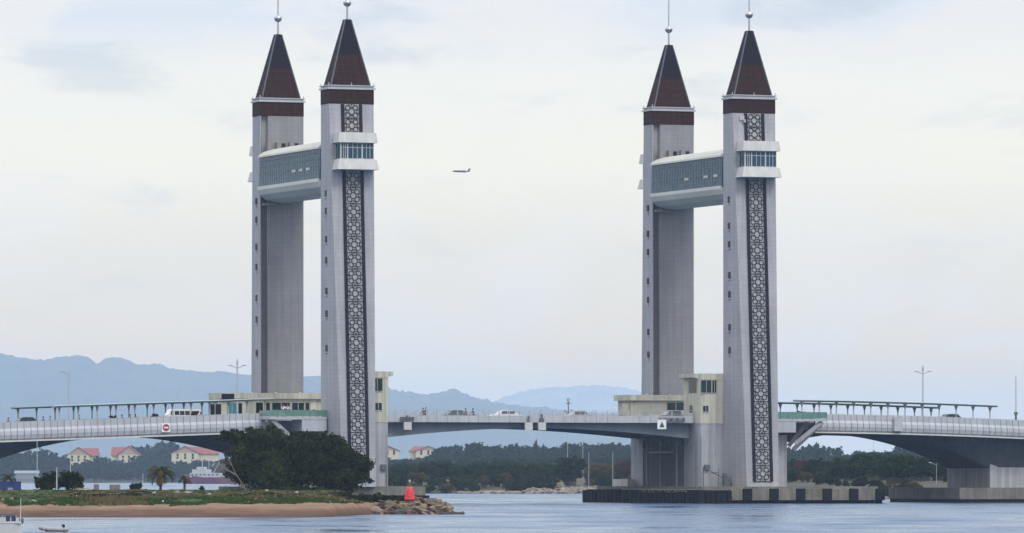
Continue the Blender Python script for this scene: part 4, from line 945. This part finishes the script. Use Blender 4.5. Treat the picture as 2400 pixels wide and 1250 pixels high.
# low scrub in front of the bank trees
for i in range(64):
    if i < 26: x = 885 + i * 16.5 + rd.uniform(-5, 5)
    elif i < 32: x = 1385 + (i - 26) * 20
    else: x = 1845 + (i - 32) * 17.5 + rd.uniform(-5, 5)
    rt_ = x > 1700; X = gx(x, 1012 if rt_ else 1300); Y = bank_front(X) + rd.uniform(8, 22); X = gx(x, Y); h = rd.uniform(20, 36) * Y / FPX
    place(pm[rd.choice([0, 1, 2, 0, 4])], used, x, 0, Y, h, rd.uniform(1.1, 1.8), rd.uniform(0, 6), 'low waterside shrub ' + where(x), 'low shrubs along the bank', z=bank_h(X, Y) - .2)

pf = [proto_tree('far_tree', FOL_F, 2600, .055, 71, .5, 1.0), proto_tree('far_tree', FOL_F, 2600, .055, 72, .65, 1.0), proto_tree('far_tree', FOL_F, 2600, .055, 73, .8, 1.0)]
usedf = {}
def where_l(x):
    for lim, w_ in ((60, 'at the left edge'), (140, 'left of the houses'), (235, 'by the leftmost house'), (285, 'between the first two houses'), (340, 'by the middle house'), (400, 'above the palm'), (480, 'by the ship')):
        if x < lim: return w_
    return 'right of the ship'
def far_row(prof, n, Y0, Y1, yb, label, group, seed, hf=1.0):
    r_ = random.Random(seed); a, b = prof[0][0], prof[-1][0]
    for i in range(n):
        x = a + (b - a) * (i + r_.uniform(.1, .9)) / n; Y = r_.uniform(Y0, Y1); yt = interp(prof, x) + r_.uniform(-4, 6); h = (yb - yt) * Y / FPX
        wpx = r_.uniform(40, 75); place(r_.choice(pf), usedf, x, yb, Y, h * hf, wpx * Y / FPX / (h * hf), r_.uniform(0, 6), label + ', ' + (where(x) if x > 800 else where_l(x)), group)
far_row([(-40, 1062), (60, 1052), (120, 1046), (150, 1068), (200, 1084), (250, 1072), (300, 1085), (330, 1062), (360, 1064), (400, 1080), (470, 1075), (560, 1082)], 34, 3190, 3260, 1128, 'hazy blue-green tree on far left shore below the houses', 'far trees under the left span', 81)
far_row([(320, 1042), (345, 1050), (375, 1030), (410, 1034), (430, 1052)], 7, 3400, 3600, 1110, 'taller hazy tree rising behind the far houses', 'far trees behind the houses', 82)
far_row([(-40, 1085), (100, 1090), (300, 1096), (560, 1096)], 22, 3165, 3185, 1130, 'hazy low tree at the far left waterline', 'far waterline trees', 86)
far_row([(890, 1072), (960, 1080), (1020, 1062), (1050, 1045), (1080, 1046), (1104, 1032), (1150, 1044), (1192, 1036), (1222, 1040), (1260, 1046), (1300, 1052), (1340, 1040), (1400, 1036), (1440, 1040), (1500, 1040)], 40, 2450, 2650, 1100, 'hazy blue-green tree in the wood beyond the central span', 'far trees beyond the central span', 83)
far_row([(1840, 1056), (1880, 1042), (1920, 1036), (1950, 1044), (1985, 1066), (2010, 1056), (2040, 1056), (2080, 1062), (2100, 1044), (2150, 1036), (2200, 1040), (2300, 1046), (2420, 1050)], 26, 2300, 2500, 1110, 'hazy blue tree beyond the right approach span', 'far trees beyond the right approach', 84)
far_row([(880, 1082), (1500, 1070)], 24, 2050, 2200, 1105, 'hazy lower tree in the wood beyond the central span', 'far lower trees beyond the central span', 85)
# two tall slender far trees
for x, yt, lab in ((1256, 1030, 'tall slender palm-like tree above the far wood, left'), (1273, 1040, 'tall slender palm-like tree above the far wood, right')):
    Y = 2400; h = (1095 - yt) * Y / FPX; place(pf[0], usedf, x, 1095, Y, h, .3, 1, lab, 'slender far trees')

# riprap
STONE = mat('pale_stone', (.27, .23, .18), .9, var=.4, vscale=.5, color2=(.08, .065, .05))
ROCK = mat('brown_rock', (.16, .11, .07), .9, var=.5, vscale=1.6, color2=(.04, .03, .022), bump=.8, bscale=3)
ROCK2 = mat('tan_rock', (.27, .19, .12), .9, var=.4, vscale=1.2, color2=(.10, .07, .045), bump=.8, bscale=3)
ROCKD = mat('wet_dark_rock', (.02, .018, .014), .7, var=.5, vscale=1.5, bump=.8, bscale=3)
def riprap(x0, x1, n, prof, label, Yb):
    q = MB(); r_ = random.Random(17)
    for i in range(n):
        x = r_.uniform(x0, x1); X = gx(x, Yb); top = interp(prof, x) * smooth(-3450, -2500, x); f = r_.random() ** .8; Y = bank_front(X) + f * 16; z = max(.0, (HC + (HY - (1157 if Yb > 1200 else 1174) + f * top) * Y / FPX)); s_ = r_.uniform(.3, .85)
        q.blob((gx(x, Y), Y, z), (s_ * .9, s_ * .8, s_ * .5), i, .3, 1)
    o = q.build('riprap', STONE, None); tag(o, label, None, None, 'stuff')
riprap(1075, 1400, 620, [(1075, 2), (1180, 7), (1200, 7), (1280, 22), (1310, 26), (1330, 14), (1400, 15)], 'pale stones tumbled along the bank', 1285)
riprap(2060, 2330, 260, [(2060, 12), (2120, 16), (2200, 12), (2330, 8)], 'pale stones along the bank behind the right fender', 1000)

# rock pile with beacon
rp = []
for sdd in range(6):
    mm = (ROCK, ROCK2, ROCK, ROCK2, ROCKD, ROCK)[sdd]; q = MB(); q.blob((0, 0, 0), (1, .8, .62), sdd + 3, .28, 3 if sdd < 3 else 2); o = q.build('boulder', mm, None); rp.append(o)
r_ = random.Random(31); uq = set()
pile = [(850, 1196), (880, 1188), (905, 1180), (940, 1171), (960, 1168), (1000, 1168), (1030, 1176), (1055, 1192), (1080, 1203)]
N_R = 96; YR = 590
for i in range(N_R):
    x = 848 + (1080 - 848) * (i + r_.random()) / N_R; top = interp(pile, x); f = r_.random(); y = top + 4 + (1206 - top) * f
    Y = YR + 6 - f * 9; s_ = r_.uniform(.40, .95) * (.6 if x > 1050 or x < 880 else 1)
    kd = 4 if (y > 1200 and r_.random() < .7) or x > 1055 else r_.choice([0, 1, 2, 3, 5, 0, 1])
    o = rp[kd] if kd not in uq else rp[kd].copy()
    if kd in uq: col.objects.link(o)
    uq.add(kd); o.location = (gx(x, Y), Y, HC + (HY - y) * Y / FPX); o.scale = (s_ * r_.uniform(1, 1.6), s_, s_ * .8); o.rotation_euler = (r_.uniform(-.3, .3), r_.uniform(-.5, .5), r_.uniform(0, 3))
    where = 'left shoulder of the pile beside the beach' if x < 920 else ('middle of the pile around the red beacon' if x < 1010 else 'right tail of the pile running into the water')
    tag(o, {0: 'brown', 1: 'tan', 2: 'rough brown', 3: 'sandy tan', 4: 'wet dark', 5: 'flat brown'}[kd] + ' boulder, ' + where, 'boulder', 'boulders of the pile under the beacon')
q = MB(); q.blob((gx(968, 596), 596, -.2), (4.5, 3.6, 1.40), 4, .12, 3); tag(q.build('rubble_mound', ROCK, None), 'brown rubble mound filling between the boulders', 'rubble mound')
YBc = 593; t = empty('channel_beacon', 'small red tapered channel beacon on the rock pile', 'beacon', (gx(960, YBc), YBc, HC + (HY - 1172) * YBc / FPX), 0)
MB().lathe([(.54, 0), (.50, .1), (.46, .5), (.36, .95), (.28, 1.22), (.2, 1.3)], 16).build('body', RED, t, smooth=True)
MB().box(-.14, .14, -.53, -.40, .32, .62).build('door', mat('bright_red_paint', (.85, .03, .04), .4), t)
q = MB(); q.tube((0, 0, 1.3), (0, 0, 1.72), .05); q.lathe([(.12, 1.38), (.12, 1.42)], 8); q.build('light_stand', GREYM, t); MB().lathe([(.05, 1.72), (.1, 1.78), (.1, 1.9), (.03, 1.98)], 8).build('light', STEEL, t)
# scattered debris on the grass and beach
for i, (x, y, w_, lab) in enumerate(((362, 1164, 11, 'pale flat rock on grass below the palm'), (415, 1163, 18, 'pale flat rock slab, left of two right of the palm'), (440, 1164, 20, 'pale broken rock slab, right of two right of the palm'), (490, 1167, 14, 'pale rock right of the broken slabs'), (6, 1173, 8, 'white stone at the far left edge'),
                            (27, 1173, 10, 'white stone right of another at far left'), (78, 1178, 16, 'pale driftwood slab on the upper beach'), (625, 1160, 10, 'pale stone before the dark clump'), (695, 1162, 9, 'pale stone under the middle of the dark clump'), (180, 1171, 3, 'tiny white litter in the grass'), (382, 1181, 4, 'tiny white litter near the sand'))):
    Y = 600 - (y - 1160) * 1.6; Xx = gx(x, Y); z = spit_h(Xx, Y)
    o = MB().blob((0, 0, 0), (w_ * Y / FPX / 2, .4, .16), i + 50, .3, 2).build('flat_rock' if w_ > 5 else 'litter', STONE if w_ > 5 else WHITE, None); o.location = (Xx, Y, z + .08); tag(o, lab, 'rock' if w_ > 5 else 'litter', 'pale debris on the spit')
# concrete drums
for x, lab in ((226, 'dark square concrete block alone on the grass edge'), (263, 'left of two dark concrete drums on grass edge'), (276, 'right of two dark concrete drums on grass edge')):
    Y = 626; t = empty('concrete_drum', lab, 'drum', (gx(x, Y), Y, HC + (HY - 1149) * Y / FPX), 0, 'dark drums on the grass edge')
    q = MB(); (q.box(-.27, .27, -.25, .25, 0, .6) if x == 226 else q.lathe([(.24, 0), (.27, .1), (.27, .52), (.22, .6)], 12)); q.build('drum_body', mat('drum_grey', (.17, .16, .17), .8), t)
    MB().box(-.2, .2, -.1, .1, .6, .66).build('drum_lid', WHITE, t)
Y = 618; o = MB().blob((0, 0, .1), (1.2, .6, .32), 77, .3, 3).build('rubble_heap', STONE, None); o.location = (gx(198, Y), Y, 2.1); tag(o, 'low heap of pale rubble right of the dark bushes', 'rubble')
# blue container
Y = 628; t = empty('blue_container', 'blue steel container at the left edge behind the grass', 'container', (gx(12, Y), Y, HC + (HY - 1159) * Y / FPX), R(8))
BLU = mat('blue_container_paint', (.02, .05, .22), .6, var=.3, vscale=1.5, streak=.2)
q = MB(); q.box(-1.6, 1.6, -1, 1, .05, 1.28)
for i in range(20): q.box(-1.55 + i * .16, -1.47 + i * .16, -1.05, -1.0, .12, 1.2)
q.build('container_body', BLU, t); MB().box(-1.62, 1.62, -1.06, 1.06, 1.28, 1.34).build('roof', BLU, t); MB().box(.2, .75, -1.09, -1.06, .25, .7).build('panel', mat('faded_blue', (.2, .28, .45), .7), t)
# poles on the spit
for x, y0, y1, Y, th, lab, h_ in ((87, 1028, 1156, 640, .4, 'tall thin grey pole left of the dark bushes', 0), (165, 1028, 1152, 645, .4, 'tall thin grey pole behind the taller bush', 0), (133, 1096, 1152, 615, .6, 'short pale pole between the dark bushes', 0), (335, 1110, 1152, 640, .4, 'very thin post left of the palm', 0)):
    z0 = HC + (HY - y1) * Y / FPX; z1 = HC + (HY - y0) * Y / FPX; make_lamp((gx(x, Y), Y, z0 - .3), z1 - z0 + .3, lab, 'thin poles on the spit', 1 if h_ else 0, th, 0)
for x, y0, Y, lab in ((2048, 1019, 1500, 'distant thin pole under the right arch'), (1330, 1012, 2300, 'distant pale mast below the span near midspan'), (1366, 1022, 2300, 'distant thin pole right of the pale mast'), (2195, 1086, 1010, 'pale lamp post on bank, left of three'), (2280, 1092, 1010, 'pale lamp post on bank, middle of three'), (2305, 1092, 1010, 'pale lamp post on bank, right of three'), (1380, 1060, 1280, 'thin pole at right end of stony bank'), (1436, 1062, 1290, 'pale short mast beside yellowing trees')):
    z1 = HC + (HY - y0) * Y / FPX; zb_ = 1.0; make_lamp((gx(x, Y), Y, zb_), z1 - zb_, lab, 'distant posts', 1 if Y == 1010 else 0, Y / 2600, 0)

# far houses
PINKR = mat('red_tile_roof', (.25, .07, .065), .8, var=.15, vscale=.3); HWALL = mat('house_cream_wall', (.55, .50, .36), .8, var=.1, vscale=.3); GABL = mat('gable_tan', (.38, .26, .19), .8)
def make_house(x, yb, yt, Y, wm, side, label, hip=False, wing=.82):
    k = Y / FPX; zb_ = HC + (HY - yb) * k; H = (yb - yt) * k; t = empty('far_house', label, 'house', (gx(x, Y), Y, zb_), 0, 'red-roofed houses on the far shore')
    we = wm; wh = H * .52; d = 9
    q = MB(); q.box(-we / 2, we / 2, 0, d, -8, wh); q.box(min(0, side * we * wing), max(0, side * we * wing), 3.0, d + 3, -8, wh * .92); q.build('wall', HWALL, t)
    e = .9; q = MB()
    for sg in (-1, 1): q.loft([[(sg * (we / 2 + e), y, wh - .4), (sg * .02, y, H), (sg * .02, y, H - .28), (sg * (we / 2 + e), y, wh - .65)] for y in (-.6, d)])
    xa, xb = side * 1.0, side * (we * wing + e)
    q.loft([[(xx, 2.2, wh * .92 - .3), (xx - side * ins, 7.0, H * .93), (xx, d + 3.6, wh * .92 - .3)] for xx, ins in ((xa, 0), (xb, we * .25 if hip else .6))]); q.build('roof', PINKR, t)
    MB().add([(-we / 2 + .1, -.05, wh), (we / 2 - .1, -.05, wh), (0, -.05, H - .35), (-we / 2 + .1, .4, wh), (we / 2 - .1, .4, wh), (0, .4, H - .35)], [(0, 1, 2), (3, 5, 4), (0, 3, 4, 1), (1, 4, 5, 2), (2, 5, 3, 0)]).build('gable', GABL, t)
    for zc in (wh * .78, wh * .40):
        for xc in (-.28, .0, .28): MB().box(xc * we - .55, xc * we + .55, -.08, -.01, zc - .8, zc + .6).build('window', GLASSD, t)
make_house(184, 1086, 1048, 3330, 12.5, 1, 'red-roofed house, leftmost of three under the left span')
make_house(302, 1088, 1045, 3330, 11.5, -1, 'red-roofed house, middle of three under the left span')
make_house(434, 1080, 1045, 3330, 15, 1, 'wide red-roofed house, rightmost of three under the left span', True, 1.2)
make_house(908, 1068, 1044, 3330, 13, -1, 'red-roofed house partly hidden by the left pier')
make_house(1004, 1068, 1045, 3330, 14, -1, 'wide red-roofed house below left end of the central span', True, .75)
# far low sheds
for x, y, w_, lab in ((62, 1110, 6, 'pale low shed roof on far left shore'), (58, 1124, 7, 'pale boathouse at the far left waterline')):
    Y = 3150; k = Y / FPX; t = empty('far_shed', lab, 'shed', (gx(x, Y), Y, HC + (HY - y) * k), 0, 'far sheds')
    MB().box(-w_, w_, 0, 6, -3, 0).build('wall', mat('shed_wall', (.2, .22, .22), .8), t); MB().loft([[(-w_ - .5, -.4, .01), (-w_ - .5, 6.4, .01), (-w_ - .5, 3, 1.5)], [(w_ + .5, -.4, .01), (w_ + .5, 6.4, .01), (w_ + .5, 3, 1.5)]]).build('roof', mat('shed_roof', (.20, .23, .25), .7), t)

# ship
Y = 2750; k = Y / FPX; t = empty('ship', 'purple-hulled ship with white upper decks moored on the far water', 'ship', (gx(510, Y), Y, 0), R(-4))
HULL = mat('purple_red_hull', (.14, .02, .07), .6, var=.3, vscale=.2); SHW = mat('ship_white', (.46, .46, .45), .6, var=.3, vscale=.4)
q = MB(); q.loft([[(x_, -b, 2.6 + u), (x_ , b, 2.6 + u), (x_ * .97, b * .8, -.6), (x_ * .97, -b * .8, -.6)] for x_, b, u in ((-16, .3, 2.0), (-12, 2.4, 1.2), (-6, 3.2, .4), (8, 3.2, .3), (15, 2.6, .8), (16, 2, .9))]); q.build('hull', HULL, t)
q = MB(); q.box(-12.5, 2, -2.4, 2.4, 3.0, 5.0); q.box(-11.5, -3, -2, 2, 5.0, 6.6); q.box(-9.5, -5, -1.6, 1.6, 6.6, 7.8); q.box(-1, 6, -2.2, 2.2, 3.2, 3.9); q.build('superstructure', SHW, t)
q = MB()
for i in range(7): q.box(-11.8 + i * 1.9, -10.9 + i * 1.9, -2.43, -2.39, 3.9, 4.5)
q.build('window', GLASSD, t)
q = MB(); q.tube((-7, 0, 7.8), (-7, 0, 12), .2, .1); q.tube((-2, 0, 5), (1.5, 0, 11), .16, .1); q.tube((-4, 0, 5), (-4, 0, 10.5), .12); q.box(-8, -6, -.2, .2, 10.4, 10.6); q.build('mast', SHW, t)
MB().lathe([(.9, 3.9), (1.0, 5.2), (.7, 6.0)], 10, 5.5, 0).build('funnel', mat('yellow_funnel', (.5, .36, .08), .6), t)

# near boats
Y = 382; t = empty('motor_boat', 'white boat with dark blue canopy cut by bottom left corner', 'boat', (gx(-14, Y), Y, 0), R(4))
BW = mat('boat_white', (.62, .62, .58), .45, var=.12, vscale=1.5)
q = MB(); q.loft([[(x_, -b, .82 + u), (x_, b, .82 + u), (x_, b * .8, -.3), (x_, -b * .8, -.3)] for x_, b, u in ((-4, .1, .35), (-3, .7, .2), (-1.5, 1.05, .08), (1.2, 1.05, 0), (1.75, .95, 0))]); q.build('hull', BW, t)
q = MB(); q.box(-1.4, 1.72, -1.07, -1.0, .78, .90); q.box(-1.0, .4, -.7, .7, .83, 1.05); q.build('gunwale', WHITE, t)
BLC = mat('navy_canvas', (.02, .03, .08), .8)
q = MB(); q.loft([[(x_, -.75, z), (x_, .75, z), (x_, .6, z + .07), (x_, -.6, z + .07)] for x_, z in ((-1.4, 1.24), (-.4, 1.32), (.6, 1.32), (1.35, 1.26))]); q.build('canopy', BLC, t)
for a in (-.9, -.1, .75, 1.1): MB().box(a, a + .28, -.76, -.73, .9, 1.26).build('canopy_side', BLC, t)
q = MB()
for a in (-1.3, -.4, .55, 1.4): q.tube((a, -.74, .85), (a, -.74, 1.3), .022, n=6)
q.build('canopy_frame', STEEL, t)
q = MB(); q.tube((1.66, -.3, .8), (1.7, -.3, 2.35), .028, .02, n=6); q.build('pole', WHITE, t); q = MB(); q.blob((1.72, .1, .95), (.16, .16, .26), 2, .1, 2); q.build('outboard_motor', GREYM, t)
MB().blob((-.2, -.85, .98), (.2, .1, .09), 2, .1, 1).build('fender_bag', WHITE, t)
Y = 404; t = empty('dinghy', 'small grey inflatable dinghy with outboard at the bottom left', 'dinghy', (gx(127, Y), Y, 0.02), R(6))
DG = mat('grey_inflatable', (.30, .27, .25), .6, var=.2, vscale=3)
q = MB()
for sy in (-.38, .38):
    pts = [(-.95, sy * .15, .28), (-.8, sy * .7, .23), (-.5, sy, .18), (.3, sy, .15), (.88, sy, .15)]
    for a, b in zip(pts, pts[1:]): q.tube(a, b, .125, n=10)
    q.tube((.88, sy, .15), (.98, sy, .15), .125, .04, n=10)
q.build('inflated_tube', DG, t, smooth=False); MB().box(-.6, .8, -.36, .36, .02, .08).build('floor', GREYM, t)
q = MB(); q.blob((.62, 0, .42), (.12, .1, .11), 4, .1, 2); q.tube((.62, 0, .4), (.66, 0, -.1), .05); q.build('outboard_motor', TYRE, t)

# aircraft
Y = 3500; t = empty('aircraft', 'small grey twin-propeller aircraft flying left in the pale sky', 'aircraft', (gx(1081, Y), Y, HC + (HY - 402.5) * Y / FPX), R(-22))
t.rotation_euler = (R(4), R(3.5), R(-22))
ACM = mat('aircraft_grey', (.10, .10, .10), .5)
q = MB(); q.loft([[(x_, r * math.cos(a), zc + r * math.sin(a)) for a in [6.283 * i / 10 for i in range(10)]] for x_, r, zc in ((-5.6, .08, 0), (-5.1, .38, .02), (-4, .55, .05), (2.2, .55, .05), (4.2, .3, .22), (5.6, .08, .35))]); q.build('fuselage', ACM, t, smooth=True)
for sg in (-1, 1):
    q = MB(); q.loft([[(-1.2 + a, sg * y, .35 + z), (.8 + b, sg * y, .35 + z), (.8 + b, sg * y, .5 + z), (-1.2 + a, sg * y, .5 + z)] for y, a, b, z in ((.2, 0, 0, 0), (5.6, .7, -.3, .25))]); q.build('wing', ACM, t)
    q = MB(); q.loft([[(x_, sg * 1.7 + r * math.cos(a), .3 + r * math.sin(a)) for a in [6.283 * i / 8 for i in range(8)]] for x_, r in ((-2.2, .08), (-1.9, .27), (.4, .24), (.9, .05))]); q.build('engine', ACM, t)
    MB().loft([[(4.6, sg * .1, 1.85), (5.5, sg * .1, 1.85), (5.5, sg * .1, 1.95), (4.6, sg * .1, 1.95)], [(5.0, sg * 1.9, 1.85), (5.6, sg * 1.9, 1.85), (5.6, sg * 1.9, 1.93), (5.0, sg * 1.9, 1.93)]]).build('tailplane', ACM, t)
MB().loft([[(3.7, -.06, .35), (5.2, -.06, .35), (5.2, .06, .35), (3.7, .06, .35)], [(4.9, -.06, 2.0), (5.8, -.06, 2.0), (5.8, .06, 2.0), (4.9, .06, 2.0)]]).build('tail_fin', ACM, t)

# ------------------------------------------------------------------ haze
HAZE = True
if HAZE:
    m = bpy.data.materials.new('haze_air'); m.use_nodes = True; tt = m.node_tree; tt.nodes.clear()
    pv = N(tt, 'ShaderNodeVolumePrincipled', Density=0.00006); pv.inputs['Color'].default_value = (0.60, 0.765, 0.99, 1); pv.inputs['Anisotropy'].default_value = 0.1
    mo = N(tt, 'ShaderNodeOutputMaterial'); tt.links.new(pv.outputs[0], mo.inputs['Volume'])
    hz = MB().box(-HAZE_X, HAZE_X, HAZE_Y0, HAZE_Y1, -3.2, HAZE_T).build('haze', m, None); hz['kind'] = 'stuff'; hz['label'] = 'thin pale haze in the air'
